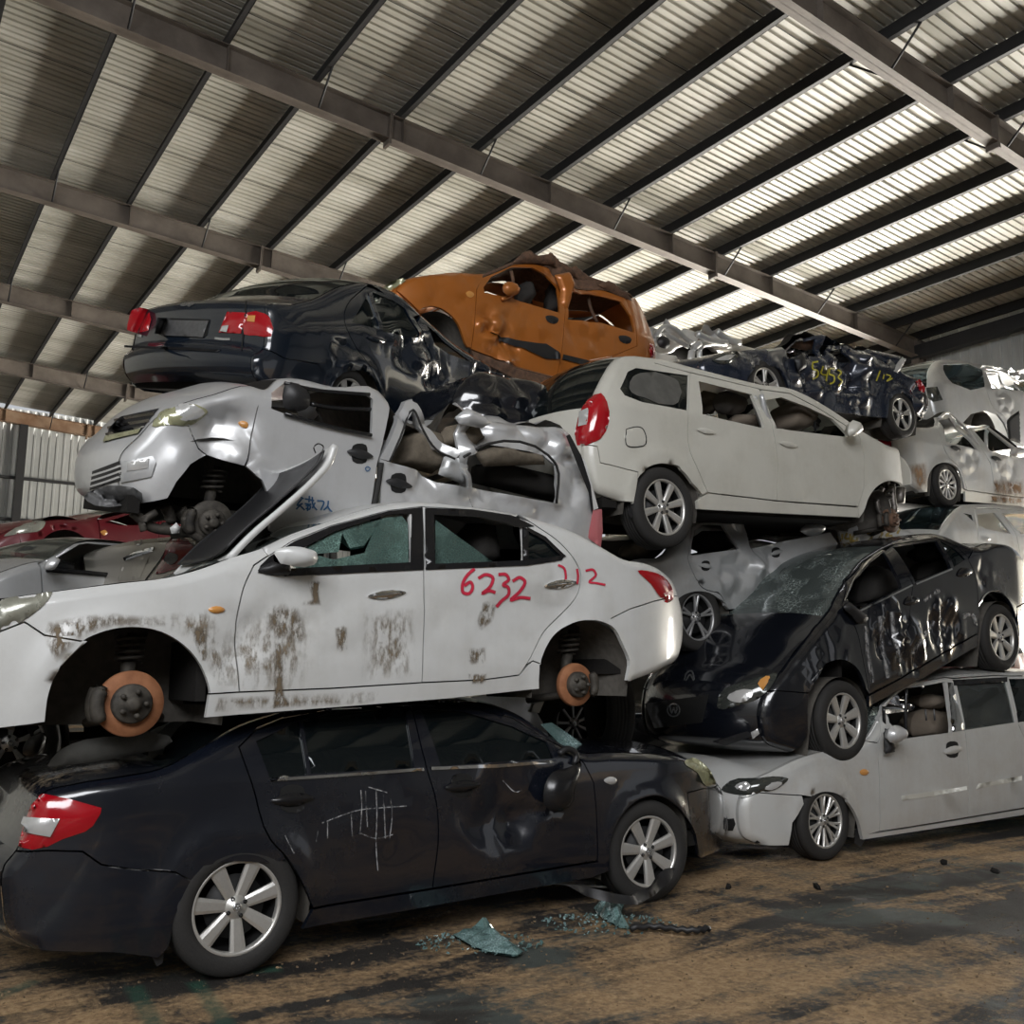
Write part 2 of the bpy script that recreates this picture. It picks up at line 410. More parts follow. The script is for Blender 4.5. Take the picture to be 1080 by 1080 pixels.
# ------------------------------------------------------------------ a car body laid over a side outline
class Car:
    def __init__(c, name, label, ref, V, zbase, hw=.86, yaw=0, r=.06, tumble=.42, cat='car', belt=None, sill=None, taper=(.5, .12, .5, .12), wave=.0012, step=.05, group=None, roll=0):
        """ref: a point of the near flank (photo pixel) at depth V; local x runs along the car, y away from the camera side, z up"""
        p = on_v(*ref, V); c.hw = hw; c.r = r; c.tumble = tumble; c.yaw = yaw; c.step = step; c.wave = wave
        ax = Vector((cos(yaw), sin(yaw), 0)); ay = Vector((-sin(yaw), cos(yaw), 0))
        az = ZUP * cos(roll) - ay * sin(roll); ay = ay * cos(roll) + ZUP * sin(roll)
        org = p + ay * hw - az * (p.z - zbase)
        c.root = empty(name, org, yaw, label, cat, group); c.org = org; c.ax = ax; c.ay = ay; c.az = az
        c.root.rotation_euler = Matrix((ax, ay, az)).transposed().to_euler()
        e = EYE - org; c.eye = Vector((e.dot(ax), e.dot(ay), e.dot(az)))
        c.belt = None; c.sillp = None; c.taper = taper; c.xl = -99; c.xr = 99; c.arches = []; c.dents = []; c.parts = {}; c.E2 = None; c.rim_pts = None
        c.noise_seed = random.random() * 50
        c.belt = sorted(c.px(q) for q in belt); c.sillp = sorted(c.px(q) for q in sill)
    def dir(c, q):
        r = ray(q[0], q[1]); return Vector((r.dot(c.ax), r.dot(c.ay), r.dot(c.az)))
    def at(c, q, y):
        """pixel -> local point on the plane y"""
        d = c.dir(q); t = (y - c.eye.y) / d.y; return c.eye + d * t
    @staticmethod
    def lerp(P, x):
        if x <= P[0][0]: a, b = P[0], P[1] if len(P) > 1 else P[0]
        elif x >= P[-1][0]: a, b = (P[-2], P[-1]) if len(P) > 1 else (P[0], P[0])
        else:
            for a, b in zip(P, P[1:]):
                if a[0] <= x <= b[0]: break
        if abs(b[0] - a[0]) < 1e-9: return a[1]
        return a[1] + (b[1] - a[1]) * (x - a[0]) / (b[0] - a[0])
    def W(c, x, z):
        w = c.hw
        if c.belt and c.sillp:
            zb = c.lerp(c.belt, x); zs = c.lerp(c.sillp, x); t = z - zb
            if t > 0: w -= c.tumble * t * t / (t + .07)
            f = (zb - z) / max(.2, zb - zs)
            if f > 0: w -= .012 * min(f, 1.5) ** 2 + .10 * max(0, f - .8) ** 1.5
            if 0 < f < 1: w += .012 * sin(pi * f)
        l1, a1, l2, a2 = c.taper
        s = (c.xl + l1 - x) / l1 if l1 else 0
        if s > 0: w -= a1 * min(s, 1.6) ** 2
        s = (x - c.xr + l2) / l2 if l2 else 0
        if s > 0: w -= a2 * min(s, 1.6) ** 2
        for (ax_, az_, R) in c.arches:
            d = hypot(x - ax_, z - az_) - R
            if d > -.05: w += .022 * math.exp(-(max(0, d) / .07) ** 2)
        return w
    def px(c, q, off=0):
        """pixel -> local (x, z) on the flank"""
        y = -c.hw
        for _ in range(7):
            p = c.at(q, y); y = -(c.W(p.x, p.z) - off)
        return (p.x, p.z)
    def poly(c, spec):
        out = []
        for s in spec:
            if isinstance(s, tuple) and len(s) == 3 and s[0] == 'E': 
                i, j = s[1] * c.en, s[2] * c.en; out += c.E2[i:j + 1] if j > i else c.E2[j:i + 1][::-1]
            elif isinstance(s, list): out += [c.px(q) for q in s]
            else: out.append(c.px(s))
        return out
    def outline(c, E, segs, en=4):
        """E: pixels round the top edge of the flank, left foot to right foot; segs: (part, material, i0, i1, bulge)"""
        c.en = en
        L = [c.px(q, c.r) for q in E]; xs = [p[0] for p in L]; c.xl, c.xr = min(xs), max(xs)
        for _ in range(2): L = [c.px(q, c.r) for q in E]
        c.E2 = catmull(L, en)
        n = len(c.E2); bl = np.zeros(n); wt = np.zeros(n)
        for (nm, mt, i0, i1, b) in segs:
            bl[i0 * en:i1 * en + 1] += b; wt[i0 * en:i1 * en + 1] += 1
        bl = bl / np.maximum(wt, 1)
        for _ in range(en): bl = np.convolve(np.pad(bl, 1, mode='edge'), [.25, .5, .25], 'valid')
        P = np.array(c.E2); T = np.gradient(P, axis=0); T /= np.linalg.norm(T, axis=1)[:, None] + 1e-9
        for _ in range(2): T = np.stack([np.convolve(np.pad(T[:, k], 1, mode='edge'), [.25, .5, .25], 'valid') for k in (0, 1)], 1)
        T /= np.linalg.norm(T, axis=1)[:, None] + 1e-9
        N = np.stack([-T[:, 1], T[:, 0]], 1)                     # left-to-right over the top: the outer side is up
        for i in list(range(0, 2 * en)) + list(range(n - 2 * en, n)):
            if N[i, 1] < 0: N[i] = (N[i, 0] / (abs(N[i, 0]) + 1e-9), 0)
        c.bl, c.N = bl, N
        R_ = resample([tuple(p) for p in P], .03, False); R_ = np.array(R_); T2 = np.gradient(R_, axis=0); T2 /= np.linalg.norm(T2, axis=1)[:, None] + 1e-9
        N2 = np.stack([T2[:, 1], -T2[:, 0]], 1); c.rim_pts = np.concatenate([R_ + N2 * c.r * k for k in (.12, .35, .65, 1.0)])
        NT = 17; ts = [-cos(pi * k / (NT - 1)) for k in range(NT)]; ts = [.6 * t + .4 * (2 * k / (NT - 1) - 1) for k, t in enumerate(ts)]
        for (nm, mt, i0, i1, b) in segs:
            if nm is None: continue
            a, e = i0 * en, i1 * en; rows = []
            idx = list(range(a, e + 1))
            # split long pieces
            V = []
            pts = []
            for i in idx:
                pts.append((P[i], N[i], bl[i]))
                if i < e:
                    L_ = np.linalg.norm(P[i + 1] - P[i]); k = int(L_ / .09)
                    for j in range(1, k + 1): t = j / (k + 1); pts.append((P[i] * (1 - t) + P[i + 1] * t, N[i] * (1 - t) + N[i + 1] * t, bl[i] * (1 - t) + bl[i + 1] * t))
            for (p, nn, bb) in pts:
                w = max(.05, c.W(p[0], p[1]) - c.r)
                for t in ts:
                    h = bb * (1 - abs(t) ** 2.3); x = p[0] + nn[0] * h; z = p[1] + nn[1] * h; y = w * t
                    dn = c.dent3(x, y, z, True)
                    V.append((x - nn[0] * dn, y, z - nn[1] * dn))
            F = [(i * NT + k, i * NT + k + 1, (i + 1) * NT + k + 1, (i + 1) * NT + k) for i in range(len(pts) - 1) for k in range(NT - 1)]
            F = [f[::-1] for f in F]
            mb = c.part(nm, mt)
            mb.add(V, F)
    def part(c, nm, mt):
        if nm not in c.parts: c.parts[nm] = (MB(), mt)
        return c.parts[nm][0]
    def dent3(c, x, y, z, top=False):
        s = c.noise_seed; d = c.wave * 2 * noise.noise(Vector((x * 4 + s, y * 3, z * 4)))
        for (px_, pz_, R, dep, kind, tp) in c.dents:
            q = hypot(x - px_, z - pz_) / R
            if q >= 1: continue
            m = (1 - q * q) ** 2
            if kind == 'd': d += dep * m
            elif kind == 'c': 
                wx = .12 * noise.noise(Vector((x * 3 + s, z * 3, 5))); F = noise.voronoi(Vector((x * 3.4 + s + wx, y * 2.6, z * 4.2 + wx)))[0]
                d += dep * min(1, 2 * m) * (2.1 * (F[0] - .42) + .9 * turb(x + s, y * .8, z, 1.9, 3))
            elif kind == 'v': d += dep * min(1, 2 * m) * turb(x * 1.8 + s, y * .8, z * .6, 2.0, 2) * 2.4
        return d
    def dent(c, q, R, dep, kind='d'):
        p = c.px(q); c.dents.append((p[0], p[1], R, dep, kind, False))
    def arch(c, q, R):
        p = c.px(q); c.arches.append((p[0], p[1], R)); return p
    def ypos(c, pts):
        d = dist_poly(c.E2, pts, False) if c.E2 is not None else np.full(len(pts), 9.)
        out = []
        for (x, z), dd in zip(pts, d):
            y = -c.W(x, z)
            if dd < c.r: y += c.r - sqrt(max(0, c.r ** 2 - (c.r - dd) ** 2))
            out.append(y)
        return out
    def panel(c, nm, mt, spec, holes=(), gap=.004, lip=.03, off=0.0, mirror=True, step=None):
        poly = c.poly(spec); hs = [c.poly(h) for h in holes]
        V, T, B = triangulate(shrink(clean(poly, .004), gap), [shrink(clean(h, .004), -0.0) for h in hs], step or c.step, extra=c.rim_pts)
        ys = c.ypos(V); P = [(x, y - off + c.dent3(x, y, z), z) for (x, z), y in zip(V, ys)]
        e_ = .006; yx = c.ypos(V + np.array([e_, 0])); yz = c.ypos(V + np.array([0, e_])); NR = []
        for (x, z), y, y1, y2, p in zip(V, ys, yx, yz, P):
            y0 = y + c.dent3(x, y, z); a_ = (y1 + c.dent3(x + e_, y1, z) - y0) / e_; b_ = (y2 + c.dent3(x, y2, z + e_) - y0) / e_
            NR.append(Vector((a_, -1, b_)).normalized())
        mb = c.part(nm, mt); mb.add(P, T, normals=NR)
        lv = []; lf = []
        for (i, j) in B:
            o = len(lv); a, b = P[i], P[j]; lv += [a, b, (b[0], b[1] + lip, b[2]), (a[0], a[1] + lip, a[2])]; lf.append((o + 3, o + 2, o + 1, o))
        mb.add(lv, lf, True)
        if mirror:
            m2 = c.part('far_body_side', mt); m2.add([(x, -y, z) for (x, z), y in zip(V, ys)], [t[::-1] for t in T])
        return poly
    def glass(c, nm, mt, spec, off=-.012, mirror=False, gap=-.006, step=.12):
        poly = c.poly(spec); V, T, B = triangulate(shrink(clean(poly, .004), gap), [], step); ys = c.ypos(V)
        c.part(nm, mt).add([(x, y - off, z) for (x, z), y in zip(V, ys)], T)
        if mirror: c.part('far_window', 'clear').add([(x, -y + off, z) for (x, z), y in zip(V, ys)], [t[::-1] for t in T])
    def finish_body(c):
        c.silh = list(c.E2) + [(c.xr, c.lerp(c.sillp, c.xr)), (c.xl, c.lerp(c.sillp, c.xl))]
        vs = []; fs = []
        for nm, (mb, mt) in c.parts.items():
            if 'glass' in nm or 'window' in nm and nm not in ('rear_window',): continue
            o = len(vs); vs += [Vector(v) for v in mb.v]; fs += [tuple(i + o for i in f) for f in mb.f]
        c.bvh = BVHTree.FromPolygons(vs, fs)
        for nm, (mb, mt) in c.parts.items():
            base = nm.split('#')[0]
            o = mb.build(base, M[mt], c.root)
    def hit(c, q):
        d = c.dir(q).normalized(); h = c.bvh.ray_cast(c.eye, d)
        if h[0] is None: return None
        n = h[1]
        if n.dot(d) > 0: n = -n
        return h[0], n
    def stick(c, nm, mt, pixels, off=.008, dome=.0, skirt=.02, step=4, parent=None, fade=False, maxjump=.25, label=None, ypl=None, flank=None):
        nm = nm.split('#')[0]; flank = ('window' in nm or nm == 'door_frame_trim') if flank is None else flank
        """a lamp, trim piece or stain lying on the bodywork: pixels outline it, it takes the body's curvature"""
        V, T, B = triangulate([(x, -y) for x, y in pixels], [], step); 
        if not len(T): return None
        d = dist_poly([(x, -y) for x, y in pixels], V); dm = max(1e-6, d.max())
        if flank and ypl is None:
            L = np.array([c.px((x, -y)) for x, y in V]); ys = c.ypos(L); P = [Vector((a, y - off + c.dent3(a, y, b), b)) for (a, b), y in zip(L, ys)]
            mb = MB(); mb.add(P, T)
            if skirt:
                lv = []; lf = []
                for (i, j) in B:
                    o = len(lv); a, b = P[i], P[j]; s_ = Vector((0, skirt, 0)); lv += [a, b, b + s_, a + s_]; lf.append((o + 3, o + 2, o + 1, o))
                mb.add(lv, lf, True)
            return mb.build(nm, M[mt], parent or c.root)
        H = [c.hit((x, -y)) if ypl is None else None for x, y in V]
        good = [h for h in H if h]
        if ypl is None:
            if not good: print('no hit', nm); return None
            dep = sorted((h[0] - c.eye).length for h in good); med = dep[len(dep) // 2]
        P = []; ok = []
        for (x, y), h, dd in zip(V, H, d):
            if h is None or abs((h[0] - c.eye).length - med) > maxjump:
                if ypl is not None: p = c.at((x, -y), ypl); n = Vector((0, -1, 0))
                else:
                    dr = c.dir((x, -y)).normalized(); p = c.eye + dr * med; n = -dr
            else: p, n = h
            k = min(1, dd / dm); P.append(p + n * (off + dome * (1 - (1 - k) ** 2)))
        mb = MB(); mb.add(P, T, fade=[min(1, dd / dm) for dd in d])
        if skirt and not fade:
            lv = []; lf = []
            for (i, j) in B:
                o = len(lv); a, b = P[i], P[j]; s = Vector((0, skirt, 0)) if ypl is not None else None
                da = (a - c.eye).normalized() * skirt; db = (b - c.eye).normalized() * skirt
                lv += [a, b, b + db, a + da]; lf.append((o + 3, o + 2, o + 1, o))
            mb.add(lv, lf, True)
        o = mb.build(nm, M[mt], parent or c.root, fade=fade)
        if label: o['label'] = label
        return o
    def stroke(c, mb, pixels, w, off=.006, n=5):
        """a brush stroke on the bodywork"""
        path = catmull(pixels, n) if len(pixels) > 2 else resample(pixels, 3, False)
        A = np.array(path); T = np.gradient(A, axis=0); T /= np.linalg.norm(T, axis=1)[:, None] + 1e-9; N = np.stack([-T[:, 1], T[:, 0]], 1)
        V = []; fd = []; F = []; last = None
        for a, nn in zip(A, N):
            for k in (-1, 0, 1):
                q = a + nn * w * .5 * k; h = c.hit(q)
                if h is None: h = last or (c.at(q, -c.hw), Vector((0, -1, 0)))
                last = h; V.append(h[0] + h[1] * off); fd.append(1 if k == 0 else 0)
        for i in range(len(A) - 1):
            for k in range(2): F.append((i * 3 + k, i * 3 + k + 1, (i + 1) * 3 + k + 1, (i + 1) * 3 + k))
        mb.add(V, F, fade=fd)
    def writing(c, nm, mt, strokes, w, label=None):
        if nm == 'scratch_or_glint' and len(strokes) > 1:
            for s in strokes: c.writing(nm, mt, [s], w, label)
            return
        mb = MB()
        for s in strokes: c.stroke(mb, s, w)
        o = mb.build(nm, M[mt], c.root, fade=True)
        if label: o['label'] = label
        return o
    def pillow(c, nm, mt, pixels, y, thick, step=.05, parent=None, pw=.5):
        """a rounded body (mirror, seat, cushion) whose outline is seen at depth y"""
        L = [c.at(q, y) for q in pixels]; L = [(p.x, p.z) for p in L]
        V, T, B = triangulate(L, [], step); d = dist_poly(L, V); D = max(1e-6, min(d.max(), thick * .6, .08 if nm in ('seat', 'headrest') else 9)); mb = MB()
        hgt = [thick / 2 * max(0, 1 - (1 - min(1, k / D)) ** 2) ** pw for k in d]; n = len(V)
        mb.add([(x, y - h, z) for (x, z), h in zip(V, hgt)] + [(x, y + h, z) for (x, z), h in zip(V, hgt)], T + [tuple(i + n for i in t[::-1]) for t in T])
        return mb.build(nm, M[mt], parent or c.root)
    def tubes(c, nm, mt, paths, parent=None):
        """paths: (pixels, y, radius)"""
        first = None
        for (q, y, r) in paths:
            mb = MB()
            ys = y if isinstance(y, (list, tuple)) else [y] * len(q)
            pts = [c.at(a, yy) for a, yy in zip(q, ys)]
            pts = [Vector(p) for p in catmull([tuple(p) for p in pts], 4)] if len(pts) > 2 else pts
            mb.tube(pts, r); o = mb.build(nm, M[mt], parent or c.root); first = first or o
        return first
    def wheel(c, q, R, style='seven', steer=0, inset=.0, camber=0, far=True, mat=None):
        y = -(c.hw - .10 - inset); 
        p = c.at(q, -(c.hw - .015 - inset)); p = Vector((p.x, y, p.z))
        for k, (sy) in enumerate((-1, 1) if far else (-1,)):
            o = put(tyre_mesh(), 'wheel', c.root, (p.x, sy * -y * -1 if sy < 0 else -y, p.z)); o.location = (p.x, y if sy < 0 else -y, p.z)
            o.rotation_euler = (camber, 0, steer + (pi if sy > 0 else 0)); o.scale = (R, R, R)
            m1, m2, m3 = rim_meshes(style)
            for m_, nm_ in ((m1, 'rim'), (m2, 'rim_barrel'), (m3, 'centre_cap')):
                q_ = put(m_, nm_, o); q_.scale = (1.06, 1, 1.06)
        return p
    def well(c, q, R, depth=.5, low=-.14, squash=1.0):
        """the wheel-arch liner behind an opening"""
        p = c.px(q); y0 = -c.W(p[0], p[1] + R) + .02; mb = MB(); n = 18; R = R + .015
        pr = [(-R, low if low is not None else -R * .9)] + [(R * cos(pi - pi * k / n), R * squash * sin(pi * k / n)) for k in range(n + 1)] + [(R, low if low is not None else -R * .9)]
        yy = [-c.W(p[0] + a, p[1] + b) + .03 for a, b in pr]
        v = [(p[0] + a, y_, p[1] + b) for (a, b), y_ in zip(pr, yy)] + [(p[0] + a, y0 + depth, p[1] + b) for a, b in pr]; m = len(pr)
        f = [(i, i + 1, m + i + 1, m + i) for i in range(m - 1)]; f.append(tuple(range(m, 2 * m)))
        mb.add(v, f); mb.build('wheel_arch_liner', M['liner'], c.root)
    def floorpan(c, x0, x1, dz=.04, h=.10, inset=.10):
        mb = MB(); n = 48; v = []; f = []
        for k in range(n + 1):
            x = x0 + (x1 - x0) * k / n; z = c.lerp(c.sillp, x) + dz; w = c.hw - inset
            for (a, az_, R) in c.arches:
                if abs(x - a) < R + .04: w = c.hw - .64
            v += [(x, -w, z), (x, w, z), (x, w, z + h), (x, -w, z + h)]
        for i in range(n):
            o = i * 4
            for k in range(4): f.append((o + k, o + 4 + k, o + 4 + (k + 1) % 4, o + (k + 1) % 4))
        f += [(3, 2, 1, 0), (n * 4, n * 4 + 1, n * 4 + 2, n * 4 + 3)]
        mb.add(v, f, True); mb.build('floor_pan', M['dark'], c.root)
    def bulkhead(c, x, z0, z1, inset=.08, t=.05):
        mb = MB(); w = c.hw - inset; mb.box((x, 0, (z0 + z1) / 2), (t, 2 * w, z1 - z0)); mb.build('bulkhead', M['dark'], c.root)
    def brake(c, q, R, y=None, mat='rust', strut=None, caliper=-1):
        """bare brake disc, hub, caliper and strut where the wheel is gone"""
        y = -(c.hw - .14) if y is None else y
        p = c.at(q, y); mb = MB(); mb.lathe([(R * .55, -.02), (R * .98, -.02), (R, -.012), (R, .012), (R * .98, .02), (R * .4, .02)], 40, c=p)
        o = mb.build('brake_disc', M[mat], c.root)
        h = MB(); h.lathe([(R * .60, -.015), (R * .60, -.05), (R * .54, -.06), (R * .22, -.06), (R * .22, -.085), (R * .10, -.09), (0, -.09)], 28, c=p)
        for k in range(5):
            a = k * 2 * pi / 5; h.lathe([(.012, -.055), (.012, -.085), (0, -.085)], 8, c=(p.x + R * .38 * cos(a), p.y, p.z + R * .38 * sin(a)))
        h.build('hub', M['iron'] if mat != 'rustdark' else M['rustdark'], o)
        k = MB(); n = 9; pts = []
        for i in range(n):
            t = (i - (n - 1) / 2) * .14; a = pi + t if caliper < 0 else t; pts.append(p + Vector((R * 1.0 * cos(a), 0, R * 1.0 * sin(a))))
        k.tube([q + Vector((0, -.035, 0)) for q in pts], [R * .16] + [R * .22] * (n - 2) + [R * .16], 8); k.tube([q + Vector((0, .04, 0)) for q in pts], [R * .18] + [R * .24] * (n - 2) + [R * .18], 8)
        k.tube([pts[1] + Vector((0, -.05, 0)), pts[1] + Vector((0, .05, 0))], R * .12, 8); k.tube([pts[-2] + Vector((0, -.05, 0)), pts[-2] + Vector((0, .05, 0))], R * .12, 8)
        k.build('caliper', M['iron'], o)
        if strut:
            s = MB(); t = c.at(strut, y + .12); b = Vector((p.x, y + .10, p.z + R * .5))
            s.tube([b, b.lerp(t, .5)], .035, 12); s.tube([b.lerp(t, .45), t], .022, 12)
            pts = []
            for i in range(60):
                u = i / 59; a = u * 2 * pi * 4.5; cc = b.lerp(t, .45 + .55 * u); pts.append(cc + Vector((cos(a) * .062, sin(a) * .062, 0)))
            s.tube(pts, .009, 6); s.lathe([(0, 0), (.075, 0), (.08, .01)], 16, c=t)
            s.tube([Vector((p.x - .12, y + .35, p.z - .10)), Vector((p.x, y + .08, p.z - .06))], .025)
            s.tube([Vector((p.x + .25, y + .4, p.z - .08)), Vector((p.x, y + .08, p.z - .08))], .022)
            s.build('suspension_strut', M['iron'], c.root)
        return o
# ------------------------------------------------------------------ the hall
M['sheet'] = None
def sheet_mat(name, c1, c2, bumpy=True):
    m, nt, b = new_mat(name); co = objco(nt)
    mp = node(nt, 'ShaderNodeMapping'); mp.inputs['Scale'].default_value = (.25, 2.2, .25); link(nt, co, mp.inputs['Vector'])
    n = noise_n(nt, 1.4, 5, .6, mp.outputs[0]); n2 = noise_n(nt, .8, 3, .5, co)
    f = mathn(nt, 'MULTIPLY', n.outputs[0], n2.outputs[0]); r = ramp(nt, f, [(.12, c1), (.42, c2)])
    link(nt, r.outputs[0], b.inputs['Base Color']); b.inputs['Roughness'].default_value = .5
    return m
M['roofsheet'] = sheet_mat('weathered_roof_sheet', (.34, .33, .28), (.58, .57, .52))
M['wallsheet'] = sheet_mat('grey_wall_sheet', (.30, .31, .30), (.46, .47, .46))
M['walldark'] = sheet_mat('dark_reflection_wall_sheet', (.05, .05, .05), (.10, .10, .095))  # tone kept dark so the dark cars mirror less grey
M['lap'] = plain('dark_lap_joint', (.03, .03, .028), 0, .8)
M['rafter'] = two_tone('brown_grey_primer', (.085, .070, .058), (.165, .140, .118), 1.6, .35, .7, .6, 0, .05)
M['rafterrust'] = two_tone('rust_primed_steel', (.20, .11, .06), (.34, .24, .16), 1.4, .35, .7, .7, 0, .05)
M['purlin'] = plain('black_purlin', (.022, .022, .023), 0, .6, .4, 0, 4, .3)
SL = .0528; Z0 = 10.496
def zr(u): return Z0 - SL * u                     # underside of the rafters
ANG = math.atan(SL)
UMIN, UMAX, VMIN, VMAX = -9.0, 21.9, -9.0, 37.3

# corrugated roof: ribs run down the slope, so the profile repeats along Y
def corrugated(name, mat, n_v, v0, pitch, place, lo, hi, kind='structure'):
    prof = [(0, 0), (.30, 0), (.38, .03), (.62, .03), (.70, 0)]
    mb = MB(); vs = []
    for k in range(n_v):
        for (a, h) in prof: vs.append((v0 + (k + a) * pitch, h))
    vs.append((v0 + n_v * pitch, 0))
    V = [place(lo, v, h) for v, h in vs] + [place(hi, v, h) for v, h in vs]; m = len(vs)
    mb.add(V, [(i, i + 1, m + i + 1, m + i) for i in range(m - 1)], True)
    o = mb.build(name, mat, smooth=False); tag(o, kind=kind); return o
RP = .15
corrugated('ceiling', M['roofsheet'], int((VMAX - VMIN) / RP), VMIN, RP, lambda u, v, h: (u, v, zr(u) + .70 + h), UMIN, UMAX + .4)
lap = MB(); k = 0; v = VMIN + .4
while v < VMAX:
    for (a, b_) in ((UMIN, UMAX),):
        lap.add([(a, v, zr(a) + .694), (b_, v, zr(b_) + .694), (b_, v + .018, zr(b_) + .694), (a, v + .018, zr(a) + .694)], [(0, 1, 2, 3)], True)
    v += RP * 10
o = lap.build('trim_1', M['lap'], smooth=False); tag(o, kind='structure')

PUR_U = [-8.1, -6.6, -5.1, -3.6, -2.1, -.6, .92, 2.41, 3.83, 5.28, 6.79, 8.32, 9.86, 11.38, 12.95, 14.45, 15.98, 17.50, 19.0, 20.5, 21.6]
for u in PUR_U:
    z = zr(u) + .45; mb = MB(); L = VMAX - VMIN; vc = (VMAX + VMIN) / 2
    mb.box((u, vc, z + .125), (.014, L, .25)); mb.box((u - .035, vc, z + .004), (.08, L, .008)); mb.box((u + .035, vc, z + .244), (.08, L, .008))
    mb.box((u - .072, vc, z + .018), (.006, L, .03))
    o = mb.build('roof_purlin', M['purlin'], smooth=False); tag(o, kind='structure')
for k in range(-3, 5):
    v = 13.02 + 6 * k; mat = M['rafterrust'] if k in (4,) else M['rafter']; mb = MB(); D = .45; bw = .20
    a, b_ = UMIN, 21.75
    def bar(dv0, dv1, dz0, dz1):
        mb.add([(a, v + dv0, zr(a) + dz0), (b_, v + dv0, zr(b_) + dz0), (b_, v + dv1, zr(b_) + dz0), (a, v + dv1, zr(a) + dz0),
                (a, v + dv0, zr(a) + dz1), (b_, v + dv0, zr(b_) + dz1), (b_, v + dv1, zr(b_) + dz1), (a, v + dv1, zr(a) + dz1)],
               [(0, 1, 2, 3), (7, 6, 5, 4), (0, 4, 5, 1), (1, 5, 6, 2), (2, 6, 7, 3), (3, 7, 4, 0)], True)
    bar(-bw / 2, bw / 2, 0, .014); bar(-bw / 2, bw / 2, D - .014, D); bar(-.006, .006, 0, D)
    for us in (6.55, 14.2):
        for du in (-.014, .014): mb.box((us + du, v, zr(us) + D / 2 - .04), (.02, bw + .02, D + .12), Matrix.Rotation(ANG, 3, 'Y'))
    for us in PUR_U[::2]: mb.box((us, v - bw / 4, zr(us) + D / 2), (.010, bw / 2, D - .03))
    o = mb.build('roof_rafter', mat, smooth=False); tag(o, kind='structure')
    fb = MB()
    for us in PUR_U[1::2]:
        for sg in (-1, 1):
            fb.tube([(us, v + sg * .09, zr(us) + .02), (us, v + sg * .62, zr(us) + .50)], .018, 6)
    fo = fb.build('fly_brace', M['purlin'], o)
# column + wall at the low eave (right), gable wall (far left)
for k in range(-2, 5):
    v = 13.02 + 6 * k; mb = MB(); h = zr(21.75) + .45
    mb.box((21.6, v, h / 2), (.012, .2, h)); mb.box((21.45, v, h / 2), (.014, .22, h)); mb.box((21.75, v, h / 2), (.014, .22, h))
    o = mb.build('steel_column', M['rafter'], smooth=False); tag(o, kind='structure')
def wallplace_r(z, v, h): return (UMAX + .02 - h, v, z)
corrugated('wall_right', M['wallsheet'], int((VMAX - VMIN) / .25), VMIN, .25, wallplace_r, 7.3, zr(UMAX) + .66)
corrugated('wall_right', M['wallsheet'], int((.5 - VMIN) / .25), VMIN, .25, wallplace_r, 0, 7.3)  # unseen stretch, closed so the black saloon's flank reflects dark
corrugated('wall_right', M['wallsheet'], int((VMAX - 27) / .25), 27, .25, wallplace_r, 0, 7.3)
mb = MB(); mb.box((21.55, (VMIN + VMAX) / 2, zr(21.6) + .12), (.25, VMAX - VMIN, .34)); o = mb.build('trim_2', M['purlin'], smooth=False); tag(o, kind='structure')
mb = MB(); mb.box((21.7, (VMIN + VMAX) / 2, 7.3), (.2, VMAX - VMIN, .2)); o = mb.build('trim_3', M['purlin'], smooth=False); tag(o, kind='structure')
corrugated('wall_back', M['wallsheet'], int((UMAX - UMIN) / .25), UMIN, .25, lambda z, u, h: (u, VMAX - h + .05, z), 0, 10.9)
corrugated('wall_left', M['wallsheet'], int((VMAX - VMIN) / .25), VMIN, .25, lambda z, v, h: (UMIN + h, v, z), 0, 11.6)
corrugated('unseen_wall_front', M['walldark'], int((13.0 - UMIN) / .25), UMIN, .25, lambda z, u, h: (u, VMIN + h, z), 0, 11.3)  # unseen wall, added dark with a door gap to shape the reflections
corrugated('unseen_wall_front', M['walldark'], 16, 18.0, .25, lambda z, u, h: (u, VMIN + h, z), 0, 10.4)
corrugated('unseen_wall_front', M['walldark'], 20, 13.0, .25, lambda z, u, h: (u, VMIN + h, z), 4.2, 10.6)
for i, z in enumerate((2.0, 3.6, 5.2, 6.85, 8.35)):
    mb = MB(); mb.box(((UMIN + UMAX) / 2, VMAX - .14, z), (UMAX - UMIN, .14, .09)); o = mb.build('wall_girt', M['purlin'], smooth=False); tag(o, kind='structure')
for u in (-1.9, 4.45, 10.5, 16.5):
    mb = MB(); h = zr(u); mb.box((u, VMAX - .3, h / 2), (.26, .20, h)); o = mb.build('gable_column', M['purlin'], smooth=False); tag(o, kind='structure')

